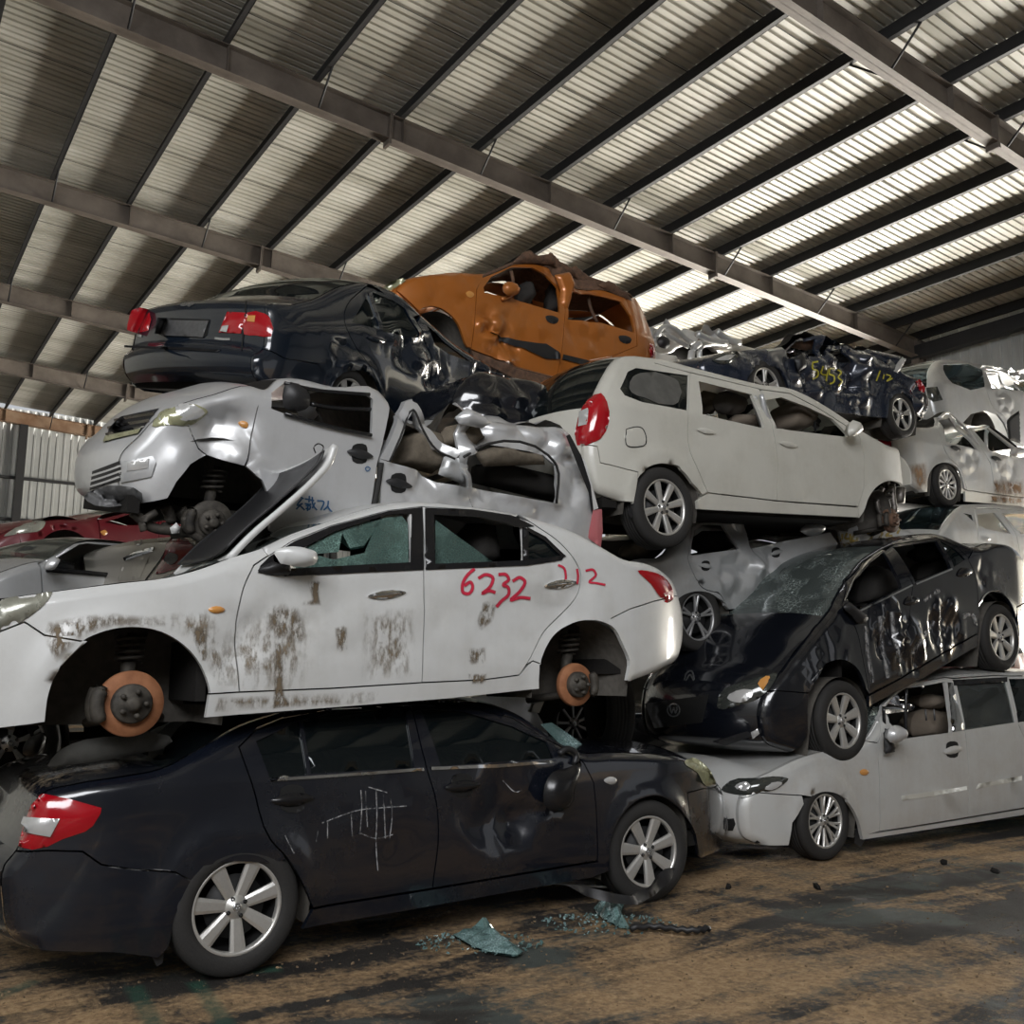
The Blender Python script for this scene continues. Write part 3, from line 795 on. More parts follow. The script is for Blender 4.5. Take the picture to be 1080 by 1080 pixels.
# ------------------------------------------------------------------ floor
def floor_mat():
    m, nt, b = new_mat('oily_concrete_with_sawdust'); co = objco(nt)
    def mapped(sc, rot=0):
        mp = node(nt, 'ShaderNodeMapping'); mp.inputs['Scale'].default_value = (*sc, 1); mp.inputs['Rotation'].default_value = (0, 0, rot); link(nt, co, mp.inputs['Vector']); return mp.outputs[0]
    big = noise_n(nt, .55, 5, .6, mapped((1, 1.5), .2), .6)
    track = noise_n(nt, 1.0, 5, .62, mapped((.35, 3.0), .10), .8)
    track2 = noise_n(nt, 1.0, 5, .6, mapped((2.8, .5), .35), .5)
    fine = noise_n(nt, 26, 8, .75, co); grit = noise_n(nt, 120, 3, .7, co)
    s = mathn(nt, 'ADD', mathn(nt, 'MULTIPLY', big.outputs[0], .50), mathn(nt, 'ADD', mathn(nt, 'MULTIPLY', track.outputs[0], .42), mathn(nt, 'MULTIPLY', track2.outputs[0], .22)))
    s = mathn(nt, 'ADD', s, mathn(nt, 'MULTIPLY', mathn(nt, 'SUBTRACT', fine.outputs[0], .5), .24))
    sep = node(nt, 'ShaderNodeSeparateXYZ'); link(nt, co, sep.inputs[0])
    cam_d = mathn(nt, 'ADD', mathn(nt, 'MULTIPLY', sep.outputs[0], .58), mathn(nt, 'MULTIPLY', sep.outputs[1], .82))      # the swept strip nearer the door is dirtier
    worn = ramp(nt, mathn(nt, 'DIVIDE', cam_d, 10.0), [(.30, 0), (.45, 1)])
    s = mathn(nt, 'SUBTRACT', s, mathn(nt, 'MULTIPLY', mathn(nt, 'SUBTRACT', 1.0, worn.outputs[0]), .035))
    saw = ramp(nt, s, [(.535, 0), (.575, .55), (.64, 1)])
    wet = noise_n(nt, .8, 6, .65, mapped((1, 1), 1.1), .9)
    base = ramp(nt, wet.outputs[0], [(.36, (.008, .007, .006)), (.52, (.022, .019, .016)), (.60, (.065, .075, .067))])
    tan_ = ramp(nt, fine.outputs[0], [(.3, (.17, .105, .05)), (.5, (.34, .22, .11)), (.72, (.50, .35, .19))])
    c = mixc(nt, saw.outputs[0], base.outputs[0], tan_.outputs[0])
    sp = ramp(nt, grit.outputs[0], [(.68, 0), (.74, 1)])
    c = mixc(nt, mathn(nt, 'MULTIPLY', sp.outputs[0], .6), c, (.42, .38, .30))
    for (cx, cy, rot, lx, ly) in PAINTED:
        mp = node(nt, 'ShaderNodeMapping'); mp.vector_type = 'TEXTURE'; mp.inputs['Location'].default_value = (cx, cy, 0); mp.inputs['Rotation'].default_value = (0, 0, rot); link(nt, co, mp.inputs['Vector'])
        sp_ = node(nt, 'ShaderNodeSeparateXYZ'); link(nt, mp.outputs[0], sp_.inputs[0])
        fx = mathn(nt, 'SUBTRACT', lx, mathn(nt, 'ABSOLUTE', sp_.outputs[0])); fy = mathn(nt, 'SUBTRACT', ly, mathn(nt, 'ABSOLUTE', sp_.outputs[1]))
        mk = mathn(nt, 'MULTIPLY', mathn(nt, 'MINIMUM', fx, fy), 30.0, True)
        ok = ramp(nt, big.outputs[0], [(.35, 1), (.60, .6)])
        c = mixc(nt, mathn(nt, 'MULTIPLY', mk, mathn(nt, 'MULTIPLY', ok.outputs[0], mathn(nt, 'SUBTRACT', 1.05, mathn(nt, 'MULTIPLY', fine.outputs[0], .7), True), True), True), c, (.02, .085, .055))
    link(nt, c, b.inputs['Base Color'])
    rr = ramp(nt, saw.outputs[0], [(0, .62), (1, .95)]); link(nt, rr.outputs[0], b.inputs['Roughness'])
    h = mathn(nt, 'ADD', mathn(nt, 'MULTIPLY', fine.outputs[0], .7), mathn(nt, 'ADD', mathn(nt, 'MULTIPLY', saw.outputs[0], .35), mathn(nt, 'MULTIPLY', grit.outputs[0], .25)))
    bump(nt, b, h, .8, .03)
    return m
PAINTED = []
for a_, b_ in (((140, 1036), (172, 1095)), ((205, 1030), (240, 1080)), ((-30, 1062), (40, 1030)), ((210, 1025), (300, 1018))):
    p0 = on_z(*a_, 0); p1 = on_z(*b_, 0); d_ = p1 - p0; PAINTED.append(((p0.x + p1.x) / 2, (p0.y + p1.y) / 2, atan2(d_.y, d_.x), d_.length / 2, .055))
M['floor'] = floor_mat()
def bumpz(x, y):
    return .012 * noise.noise(Vector((x * 1.6, y * 2.2, 0))) + .010 * noise.noise(Vector((x * 5, y * 6, 3))) - .012
mb = MB(); xs = list(np.concatenate([np.arange(-30, -2, 4), np.arange(-2, 12, .09), np.arange(12, 60, 4)])); ys = list(np.concatenate([np.arange(-30, .5, 3), np.arange(.5, 7.5, .09), np.arange(7.5, 60, 4)]))
V = [(x, y, bumpz(x, y) if -2 < x < 12 and .5 < y < 7.5 else -.012) for y in ys for x in xs]; nx = len(xs)
mb.add(V, [(j * nx + i, j * nx + i + 1, (j + 1) * nx + i + 1, (j + 1) * nx + i) for j in range(len(ys) - 1) for i in range(nx - 1)])
o = mb.build('floor', M['floor']); tag(o, kind='structure')

# ------------------------------------------------------------------ light
w = bpy.data.worlds.new('daylight'); scene.world = w; w.use_nodes = True
bg = w.node_tree.nodes['Background']; bg.inputs[0].default_value = (.92, .95, 1.0, 1); bg.inputs[1].default_value = .6
def area_light(name, loc, target, sx, sy, power, col):
    l = bpy.data.lights.new(name, 'AREA'); l.shape = 'RECTANGLE'; l.size = sx; l.size_y = sy; l.energy = power; l.color = col
    o = bpy.data.objects.new(name, l); COL.objects.link(o); o.location = loc
    d = (Vector(target) - Vector(loc)).normalized(); o.rotation_euler = d.to_track_quat('-Z', 'Y').to_euler(); return o
area_light('daylight_from_yard', (27.5, 15, .4), (22.5, 15, 8.4), 22, 10, 46000, (1.0, .95, .86))
area_light('added_fill_front_left', (-5, -5.5, 8.9), (5, 5.5, 1.5), 10, 6, 2500, (.96, .97, 1.0))  # added unseen fill inside the hall, lights the near flanks; no opening here
sl = bpy.data.lights.new('sun', 'SUN'); sl.energy = 22; sl.color = (1.0, .95, .87); sl.angle = .01; so = bpy.data.objects.new('sun', sl); COL.objects.link(so)
so.rotation_euler = Vector((.62, .12, -.77)).to_track_quat('-Z', 'Y').to_euler()
mb = MB(); mb.box((47, 14, 4), (.4, 60, 8)); mb.box((46.9, 14, 8.1), (1.0, 60, .3)); mb.box((46.7, 14, .4), (.2, 60, .8)); o = mb.build('bounce_wall_outside', M['white2'], smooth=False); tag(o, kind='structure')  # added sunlit reflector across the yard, brightens reflections in the dented doors
vs = scene.view_settings; vs.view_transform = 'Standard'; vs.look = 'None'; vs.exposure = -0.10; vs.gamma = 1.0; vs.use_curve_mapping = False
scene.cycles.max_bounces = 8; scene.cycles.glossy_bounces = 4; scene.cycles.transparent_max_bounces = 12; scene.cycles.use_denoising = True
scene.cycles.sample_clamp_indirect = 6
# ================================================================== navy saloon on the floor, front of the pile
c = Car('saloon_car', 'navy saloon on the floor at the front, bottom of the stack, red tail lamp', (460, 850), 4.78, 0, hw=.86,
        belt=[(285, 823), (585, 803)], sill=[(320, 975), (625, 920)], taper=(.55, .13, .7, .17), wave=.0005)
c.arch((250, 957), .36); c.arch((685, 897.5), .36)
E_ = [(34, 1000), (10, 985), (2, 950), (4, 912), (16, 897), (30, 866), (42, 838), (80, 826), (125, 819), (170, 810), (208, 790), (252, 765), (300, 750), (350, 742), (420, 738), (487, 739), (510, 741),
      (542, 752), (577, 775), (604, 792), (640, 793), (690, 795), (722, 800), (742, 812), (756, 828), (763, 850), (765, 875), (757, 893), (737, 905)]
c.dent((525, 850), .32, .05); c.dent((548, 870), .16, .05); c.dent((508, 838), .2, -.03); c.dent((575, 840), .2, .04, 'c'); c.dent((530, 850), .5, .010, 'c')
c.dent((395, 860), .4, .006, 'c'); c.dent((395, 850), .1, .001)
c.outline(E_, [('rear_bumper', 'navy', 0, 4, .12), ('boot_lid', 'navy', 4, 9, .06), ('rear_window', 'privacy', 9, 12, .0), ('roof', 'navy', 12, 16, -.05), ('windscreen', 'crazed', 16, 19, .07),
               ('bonnet', 'navy', 19, 22, .06), ('grille_panel', 'navy', 22, 24, .12), ('front_bumper', 'navy', 24, 28, .14)])
rarch = sm([(202, 929), (215, 914), (245, 909), (283, 911), (303, 926), (316, 955), (320, 978)])
farch = sm([(643, 915), (645, 885), (655, 862), (676, 843), (696, 840), (720, 857), (733, 880), (737, 905)])
doortop = [(262, 778), (272, 768), (300, 757), (350, 748), (432, 743.5), (490, 745), (540, 757), (577, 780)]
seam = [(202, 929), (185, 920), (140, 917), (107, 912), (87, 898), (50, 897), (16, 897)]
rgap = sm([(252, 788), (266, 827), (285, 885), (303, 905), (322, 938), (330, 958)]); bgap = sm([(434, 744), (450, 810), (460, 845), (462.5, 875), (456, 937)]); fgap = [(606, 795), (616, 805), (626, 825), (629, 855), (630, 908)]
c.panel('quarter_panel', 'navy', [('E', 4, 12), (300, 757), (272, 768), (262, 778), *rgap[:12], (303, 908), (283, 911), (245, 909), (215, 914), (202, 929), *seam[1:-1]])
c.panel('rear_bumper', 'navy', [('E', 0, 4), *seam[::-1][1:], (197, 940), (185, 968), (178, 1000), (166, 1011), (120, 1005)])
WA1 = [(270, 782), (315, 761), (324, 817), (285, 822)]; WA2 = [(319, 760), (350, 751), (427, 747), (437, 810), (328, 816)]; WA3 = [(444, 748), (490, 751), (540, 766), (577, 783), (584, 800), (465, 808)]
c.panel('rear_door', 'navy', [*doortop[1:4], *bgap, (400, 946), (330, 958), *rgap[::-1][1:]], [WA1, WA2])
c.panel('front_door', 'navy', [*doortop[4:], *fgap, (540, 923), (456, 937), *bgap[::-1][1:]], [WA3])
c.panel('roof', 'navy', [('E', 12, 18), *doortop[::-1][:-2]], gap=.001)
c.panel('front_fender', 'navy', [('E', 18, 24), (741, 832), (725, 836), (729, 868), *farch[::-1][4:], (631, 910), *fgap[::-1], doortop[-1]])
c.panel('front_bumper', 'navy', [('E', 24, 28), (737, 903), (734, 882), (729, 868), (725, 836), (741, 832)])
c.panel('sill', 'navy', [(330, 959), (400, 947), (456, 938), (540, 924), (630, 909), (642, 908), (644, 918), (625, 926), (400, 966), (318, 981)])
c.finish_body()
c.stick('rear_door_window#', 'privacy', WA1, -.012, skirt=0, step=12); c.stick('rear_door_window', 'privacy', WA2, -.012, skirt=0, step=12, ypl=None)
c.stick('front_door_window', 'privacy', WA3, -.012, skirt=0, step=12)
c.well((250, 957), .37); c.well((685, 897.5), .37)
for q in ((250, 957), (685, 897.5)): c.wheel(q, .322, 'seven', steer=-.12 if q[0] > 500 else 0)
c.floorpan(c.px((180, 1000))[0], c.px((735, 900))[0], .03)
c.stick('chrome_strip', 'chrome', [(284, 821), (345, 817), (450, 809.5), (450.5, 812.5), (345, 820), (285, 824)], .01, step=6); c.stick('chrome_strip', 'chrome', [(454, 809), (520, 806), (586, 801.5), (586, 804.5), (520, 809.5), (454.5, 812)], .01, step=6)
tl = c.stick('tail_lamp', 'redlamp', [(20, 893), (25, 872), (33, 850), (44, 837), (75, 843), (107, 852), (106, 858), (98, 871), (90, 877), (66, 885), (50, 893), (34, 896)], .004, .018)
c.stick('reflector', 'whitelamp', [(26, 877), (31, 862), (64, 863), (54, 882)], .028, .006, parent=tl)
def handle(c, q, w, h, tilt, mt='plastic', cup=True):
    x, y = q
    if cup: c.stick('handle_recess', 'hole', sm([(x - w * .25, y - h * 1.5), (x + w * .25, y - h * 1.6), (x + w * .3, y), (x + w * .25, y + h * 1.4), (x - w * .25, y + h * 1.3), (x - w * .3, y)], 3, True), .003, 0, step=3)
    return c.stick('door_handle', mt, sm([(x - w / 2, y + tilt), (x - w * .3, y - h * .6 + tilt * .6), (x + w * .3, y - h * .6 - tilt * .6), (x + w / 2, y - tilt), (x + w * .3, y + h * .6 - tilt * .6), (x - w * .3, y + h * .6 + tilt * .6)], 3, True), .012, .02, step=3)
handle(c, (308, 843), 46, 8, 2, 'satin'); handle(c, (487, 829), 38, 7, 2, 'satin')
c.stick('indicator_lamp', 'whitelamp', sm([(636, 823), (643, 819), (650, 822), (649, 826), (642, 827)], 3, True), .006, .012, step=2)
c.stick('headlamp', 'yellowlamp', sm([(721, 804), (730, 799), (742, 805), (752, 818), (755, 828), (744, 829), (735, 815)], 3, True), .006, .02)
c.stick('mud_flap', 'plastic', [(174, 971), (168, 985), (157, 1004), (165, 1019), (171, 1015), (175, 985)], .01, skirt=.02, ypl=-.80)
c.pillow('door_mirror', 'satin', sm([(603, 808), (612, 802), (607, 830), (600, 852), (585, 857), (575, 850), (573, 838), (582, 815)], 3, True), -.95, .12)
c.tubes('mirror_mount', 'plastic', [([(590, 795), (597, 790), (608, 796), (606, 806)], -.88, .02)])
b2 = MB()
c.writing('scratch_or_glint', 'scuff_glint', [[(339, 868), (360, 860), (375, 855), (400, 852), (428, 850)], [(380, 833), (381, 850), (379, 880)], [(396, 832), (397, 860), (396, 890), (398, 918)], [(412, 842), (413, 862), (410, 886)], [(345, 866), (345, 884)], [(335, 876), (333, 888)],
          [(388, 830), (408, 836)], [(378, 878), (396, 884), (414, 880)], [(300, 881), (306, 893), (310, 900)], [(385, 834), (387, 872)], [(404, 838), (406, 884)], [(370, 858), (371, 882)]], 1.8, 'pale scratched line')
c.writing('scratch_or_glint', 'scuff_glint', [[(107, 912), (140, 917), (180, 919), (202, 928)], [(520, 800), (555, 806)], [(530, 823), (545, 835), (550, 833)]], 2)
c.pillow('broken_windscreen', 'shards', [(570, 764), (582, 762), (600, 774), (614, 785), (621, 793), (606, 798), (588, 782)], -.55, .02)
c.stick('boot_dust', 'mudlight', [(16, 840), (20, 818), (50, 806), (110, 800), (160, 795), (120, 815), (76, 825), (45, 836)], .004, fade=True, step=6)
c.pillow('torn_grey_lining', 'greyfilm', sm([(50, 808), (62, 792), (90, 780), (130, 776), (178, 776), (182, 782), (150, 794), (120, 800), (80, 806)], 2, True), -.55, .10, .04)
A = c

# ================================================================== white saloon crushed on top of it
c = Car('saloon_car', 'dirty white saloon sprayed 6232 in red, without wheels, lying on the navy saloon', (450, 660), 4.68, 1.08, hw=.86,
        belt=[(270, 606), (595, 590)], sill=[(220, 757), (570, 727)], taper=(.7, .20, .55, .12), wave=.0015)
c.arch((135, 745), .40); c.arch((616, 718), .33)
E_ = [(-60, 775), (-95, 765), (-108, 730), (-104, 690), (-85, 660), (-45, 643), (0, 632), (54, 624), (125, 615), (175, 609), (210, 600), (240, 589), (275, 578), (305, 564), (340, 552), (375, 540), (415, 531),
      (440, 529), (470, 532), (507, 536), (545, 543), (570, 550), (600, 560), (630, 576), (655, 590), (677, 594), (695, 602), (706, 614), (711, 628), (716, 650), (716, 672), (711, 695), (698, 704), (662, 719)]
c.dent((300, 660), .25, .02, 'c'); c.dent((600, 660), .6, .02, 'c'); c.dent((560, 650), .35, .03, 'd'); c.dent((230, 680), .3, .03, 'c'); c.dent((500, 650), .4, .015, 'c'); c.dent((390, 650), .5, .012, 'c')
c.outline(E_, [('front_bumper', 'white', 0, 4, .14), ('grille_panel', 'white', 4, 6, .12), ('engine_bay', 'dark', 6, 11, -.04), ('windscreen', 'crazed', 11, 14, .03), ('roof', 'white', 14, 21, .05), ('rear_window', 'privacy', 21, 24, .05),
               ('boot_lid', 'white', 24, 27, .04), ('boot_lid', 'white', 27, 28, .08), ('rear_bumper', 'white', 28, 33, .12)])
farch = sm([(48, 761), (52, 732), (65, 702), (87, 677), (112, 666), (140, 662), (170, 667), (195, 682), (212, 702), (221, 730), (217, 757)])
rarch = sm([(570, 729), (570, 707), (577, 685), (590, 667), (610, 656), (630, 655), (645, 661), (657, 680), (664, 697), (661, 718)])
fgap = sm([(268, 596), (257, 620), (251, 655), (252.5, 730)]); bgap = [(445, 534), (447, 600), (445, 720)]
qgap = sm([(560, 551), (590, 572), (606, 590), (614, 607), (611, 625), (595, 647), (577, 665), (565, 685), (557, 700), (548, 712)])
sillline = [(220, 732), (252.5, 730), (350, 726), (445, 720), (510, 717), (548, 712), (563, 697)]
rail = [(268, 596), (283, 586), (309, 570), (350, 554), (410, 538), (445, 534), (500, 537), (540, 543), (560, 551)]
c.panel('front_bumper', 'white', [('E', 0, 6), (0, 666), (26, 656), (47, 670), (90, 677), *farch[8:0:-1], (48, 762)])
c.panel('front_fender', 'white', [('E', 6, 12), (283, 586), *fgap, (220, 732), *farch[36:7:-1], (90, 677), (47, 670), (26, 656), (0, 666)])
W1 = [(316, 580), (352, 560), (410, 542), (432, 541), (434, 597), (330, 603), (300, 605)]; W2 = [(457, 542), (505, 545), (551, 556), (552, 595), (458, 598)]; W3 = [(556, 559), (575, 569), (593, 586), (556, 593)]
c.panel('front_door', 'white', [*rail[1:6], *bgap[1:], (350, 726), *fgap[::-1]], [W1])
c.panel('rear_door', 'white', [*rail[5:], *qgap, (510, 717), (445, 720), (447, 600)], [W2, W3])
c.panel('roof', 'white', [('E', 12, 20), (545, 545), *rail[::-1][1:-1]], gap=.001)
c.panel('quarter_panel', 'white', [('E', 20, 28), (690, 634), (665, 642), (645, 652), (640, 657), *rarch[20:4:-1], (571, 700), (563, 697), *qgap[::-1][4:]])
c.panel('rear_bumper', 'white', [('E', 28, 33), *rarch[::-1][:19], (645, 652), (665, 642), (690, 634)])
c.panel('sill', 'white', [*sillline, (571, 700), (570, 727), (470, 737.5), (216, 757.5)])
c.finish_body()
for pl in ([(434, 541), (445, 536), (446.5, 600), (433, 600)], [(448, 536.5), (457, 541), (458.5, 599), (448.5, 600.5)], [(310, 571), (350, 555), (410, 539), (445, 535), (445, 541), (432, 542), (410, 542.5), (352, 560.5), (314, 581)], [(448, 535.5), (500, 537.5), (541, 544), (563, 555), (551, 556.5), (505, 545.5), (457, 543)],
           [(272, 604), (274, 597), (284, 587), (310, 571), (316, 580), (299, 606), (290, 607)], [(299, 600), (434, 593), (446, 596), (446, 601), (300, 608)], [(449, 595), (553, 591), (596, 585), (592, 591), (556, 596.5), (449, 601)], [(551, 556), (557, 558), (557, 595), (552, 596)], [(556, 556), (575, 566), (597, 587), (593, 588), (574, 570), (556, 560)]):
    c.stick('door_frame_trim', 'satin', pl, .007, skirt=.012, step=8)
c.pillow('broken_glass_fringe', 'shards', [(352, 566), (360, 562), (372, 572), (385, 560), (398, 556), (392, 566), (383, 578), (370, 580), (362, 574)], -.66, .03, .03)
c.stick('broken_window', 'cracked', [(405, 546), (425, 544), (431, 552), (432, 597), (335, 602), (310, 598), (330, 584), (352, 590), (385, 583), (395, 560)], -.01, skirt=0, step=8)
c.stick('broken_window', 'cracked', [(320, 579), (352, 563), (385, 551), (405, 547), (385, 575), (370, 578), (362, 562), (358, 582), (335, 584)], -.012, skirt=0, step=8)
c.stick('broken_window', 'cracked', [(460, 548), (523, 594), (460, 597)], -.01, skirt=0, step=8, ypl=-.80)
c.stick('rear_quarter_window', 'privacy', W3, -.008, skirt=0, step=10)
c.well((135, 745), .44, .55, -.10); c.well((616, 718), .37, .55, -.10)
c.brake((137, 742), .155, strut=(139, 668)); c.brake((606, 722), .135, strut=(602, 665), caliper=1)
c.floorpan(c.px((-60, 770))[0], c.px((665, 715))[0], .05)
for q in ((407, 627), (590, 616)): handle(c, q, 40 if q[0] < 500 else 34, 5, 2, 'chrome', False)
mir = c.pillow('door_mirror', 'white', sm([(289, 592), (291, 580), (300, 577), (326, 579), (333, 582), (335, 592), (330, 596), (300, 595)], 3, True), -1.0, .13)
c.stick('mirror_base', 'plastic', sm([(271, 602), (285, 594), (305, 594), (307, 604), (285, 607)], 3, True), .01, .05)
c.stick('indicator_lamp', 'amber', sm([(219, 643), (224, 640), (235, 641), (237, 643), (233, 646), (223, 646)], 3, True), .005, .01, step=2)
hl = c.stick('headlamp', 'headlamp', sm([(-55, 655), (0, 634), (40, 626), (55, 625), (50, 634), (38, 645), (20, 657), (0, 666), (-40, 685)], 3, True), .006, .025, step=6)
tl = c.stick('tail_lamp', 'redlamp', sm([(672, 602), (690, 604), (700, 609), (708, 620), (709, 632), (703, 636), (696, 630), (686, 616)], 3, True), .005, .016)
c.stick('tail_lamp_lens', 'pinklamp', [(697, 626), (707, 622), (708, 631), (703, 634)], .02, .004, parent=tl)
c.writing('spray_paint_number', 'redspray', [[(500, 600), (493, 606), (487, 618), (488, 625), (494, 626), (498, 619), (496, 614), (489, 618)], [(504, 610), (512, 606), (519, 609), (517, 618), (508, 626), (516, 623), (522, 625)],
          [(525, 606), (533, 606), (536, 611), (530, 617), (535, 619), (536, 626), (528, 634), (523, 640)], [(540, 613), (548, 609), (553, 613), (549, 622), (538, 633), (548, 630), (559, 631)]], 4.2, 'red hand-sprayed number 6232')
c.writing('spray_paint_date', 'redspray', [[(588, 596), (594, 599), (596, 606), (595, 614), (593, 616)], [(600, 612), (602, 617)], [(608, 600), (609, 608), (608, 616)], [(617, 602), (625, 601), (628, 606), (621, 614), (628, 615), (638, 617)]], 3, 'red hand-sprayed date 7.12')
for pl in ([(278, 648), (284, 638), (300, 635), (315, 640), (322, 655), (324, 675), (318, 680), (290, 677), (280, 668)], [(288, 676), (300, 676), (299, 700), (300, 730), (308, 745), (287, 748), (288, 715)], [(352, 662), (366, 658), (367, 685), (355, 690)],
           [(50, 655), (90, 648), (120, 646), (160, 650), (185, 660), (160, 662), (112, 664), (85, 675), (60, 700), (50, 690), (46, 668)], [(200, 660), (218, 662), (219, 690), (214, 705), (205, 680)], [(492, 683), (512, 682), (513, 700), (493, 702)], [(493, 710), (514, 710), (512, 722), (494, 722)],
           [(509, 632), (524, 636), (520, 655), (505, 668), (502, 655)]):
    c.stick('mud_splash', 'mud', pl, .004, fade=True)
c.stick('mud_splash', 'mud', [(323, 612), (338, 612), (339, 639), (317, 639), (318, 634), (328, 632)], .004, fade=True, step=2)
for pl in ([(222, 690), (245, 650), (330, 640), (335, 690), (320, 735), (225, 730)], [(225, 735), (400, 728), (400, 742), (225, 752)], [(150, 650), (225, 640), (245, 700), (240, 728), (225, 720), (205, 680)], [(380, 640), (440, 640), (440, 715), (380, 720)]):
    c.stick('mud_film', 'mudlight', pl, .002, fade=True, step=8)
# bonnet thrown open against the windscreen
hb = MB(); ya, yb = -.78, .18
def plate(mb, prof, ya, yb, t, n=14, crown=.0):
    pts = resample([tuple(p) for p in prof], .06, False); P = np.array(pts); T = np.gradient(P, axis=0); T /= np.linalg.norm(T, axis=1)[:, None]; N = np.stack([-T[:, 1], T[:, 0]], 1)
    V = []
    for s in (0, t):
        for p, nn in zip(P, N):
            for k in range(n + 1):
                u = k / n; h = crown * (1 - (2 * u - 1) ** 2); V.append((p[0] + nn[0] * (s + h), ya + (yb - ya) * u, p[1] + nn[1] * (s + h)))
    m = len(P); w = n + 1; F = []
    for i in range(m - 1):
        for k in range(n): a = i * w + k; F += [(a, a + 1, a + w + 1, a + w), (m * w + a, m * w + a + w, m * w + a + w + 1, m * w + a + 1)]
    for i in range(m - 1):
        for k in (0, n): a = i * w + k; F.append((a, a + w, m * w + a + w, m * w + a))
    for k in range(n): a = k; F.append((a, m * w + a, m * w + a + 1, a + 1)); a = (m - 1) * w + k; F.append((a, a + 1, m * w + a + 1, m * w + a))
    mb.add(V, F)
prof = [c.at(q, ya) for q in sm([(239, 587), (262, 563), (305, 526), (330, 503), (346, 484), (351, 468)])]
prof = [(p.x, p.z) for p in prof]
plate(hb, prof, ya, yb, -.035, 16, -.03); hood = hb.build('bonnet', M['white'], c.root)
ub = MB(); plate(ub, [(p[0] - .012, p[1] + .012) for p in prof[1:-2]], ya + .05, yb - .05, .012, 16, -.03); ub.build('bonnet_lining', M['plastic'], hood)
c.tubes('bonnet_catch', 'satin', [([(333, 478), (331, 472), (336, 468), (341, 471), (339, 478)], ya + .05, .004)], hood)
c.bulkhead(c.px((222, 640))[0], c.px((222, 740))[1], c.px((222, 612))[1])
for q, y in (((395, 575), -.35), ((500, 570), -.35)): c.pillow('seat', 'seatdark', [(q[0] - 22, q[1] + 30), (q[0] - 18, q[1]), (q[0] - 8, q[1] - 18), (q[0] + 10, q[1] - 18), (q[0] + 18, q[1] + 30)], y, .45)
B = c
# ================================================================== silver van with a crushed rear
c = Car('passenger_van', 'silver van facing left, its rear half crushed flat, blue lettering on the front door', (340, 480), 5.5, 1.75, hw=.76, cat='van', roll=radians(9),
        belt=[(300, 436), (590, 533)], sill=[(120, 528), (200, 540), (300, 565), (600, 602)], taper=(.45, .13, .3, .05), r=.07, wave=.0012)
ap = c.arch((228, 535), .36)
E_ = [(150, 531), (128, 520), (124, 500), (127, 480), (145, 461), (166, 439), (186, 428), (225, 416), (262, 407), (278, 411), (292, 400), (306, 399), (350, 408), (397, 412), (408, 425), (425, 446), (455, 447), (485, 436), (520, 445),
      (560, 450), (597, 457), (610, 490), (622, 530), (628, 575)]
c.dent((550, 490), .75, .07, 'c'); c.dent((480, 470), .5, .09, 'c'); c.dent((228, 465), .28, .05, 'd'); c.dent((245, 470), .3, .05, 'c'); c.dent((600, 490), .4, .08, 'c'); c.dent((450, 510), .3, .05, 'c')
c.outline(E_, [('front_bumper', 'silver', 0, 4, .11), ('bonnet', 'silver', 4, 8, .09), ('windscreen', 'dark', 8, 10, .03), ('roof', 'silver', 10, 12, .02), ('crushed_roof', 'iron', 12, 17, -.05), ('crushed_roof#rear', 'silver', 17, 20, .05), ('tailgate', 'silver', 20, 23, .04)])
farch = sm([(177, 526), (187, 508), (202, 490), (221, 480), (243, 477), (260, 493), (275, 507), (282, 521), (284, 545)])
c.panel('front_bumper', 'silver', [('E', 0, 5), (180, 447), (200, 449), (212, 473), (221, 480), (202, 490), (187, 508), (177, 526)])
c.panel('front_fender', 'silver', [('E', 5, 9), (272, 430), (265, 465), (258, 492), (237, 486), (221, 480), (212, 473), (200, 449), (180, 447)])
fgap = [(274, 414), (265, 465), (259, 492), (275, 507), (282, 521), (284, 560)]
c.panel('front_door', 'silver', [('E', 9, 14), (405, 462), (398, 490), (391, 538), (388, 575), (300, 570), *fgap[::-1]], [[(286, 431), (287, 414), (301, 403), (350, 412), (386, 415), (393, 421), (392, 458), (345, 448), (302, 437)]])
c.panel('rear_door', 'silver', [(400, 483), (408, 486), (440, 495), (462, 508), (495, 515), (504, 540), (503, 580), (400, 580)])
c.panel('rear_door', 'silver', [(400, 484), (427, 423), (435, 420), (438, 428), (411, 487)], lip=.06, mirror=False, step=.03)
c.panel('rear_door', 'silver', [(432, 421), (441, 425), (452, 441), (464, 463), (483, 476), (481, 484), (461, 474), (447, 452), (435, 432)], lip=.06, mirror=False, step=.03)
c.panel('rear_quarter_panel', 'silver', [('E', 17, 23), (618, 580), (560, 580), (504, 580), (503, 538), (493, 514), (484, 491), (479, 470), (481, 445)], [[(489, 482), (515, 468), (578, 480), (587, 491), (587, 531), (500, 514)]])
c.finish_body()
c.well((228, 535), .40, .6, .05); c.brake((222, 551), .135, mat='iron', strut=(229, 492))
c.floorpan(c.px((135, 525))[0], c.px((610, 600))[0], -.05)
g = c.stick('grille', 'plastic', [(111, 467), (116, 450), (126, 440), (168, 431), (147, 457)], .004, .0)
for a, b in (((114, 452), (158, 444)), ((112, 459), (153, 451)), ((121, 444), (163, 437))): c.writing('grille_bar', 'chrome', [[a, ((a[0] + b[0]) / 2, (a[1] + b[1]) / 2 - .5), b]], 3)
c.stick('grille_lip', 'yellowlamp', [(110, 467), (112, 461), (150, 453), (147, 458)], .012)
g = c.stick('lower_grille', 'plastic', [(95, 517), (98, 497), (127, 486), (130, 506)], .004)
for k in range(3): c.writing('grille_bar', 'silver', [[(96, 502 + 5.5 * k), (112, 497 + 5.5 * k), (129, 491 + 5.5 * k)]], 2)
c.stick('fog_lamp_blank', 'silver2', [(130, 487), (162, 481), (165, 488), (160, 503), (129, 509)], .012, .006)
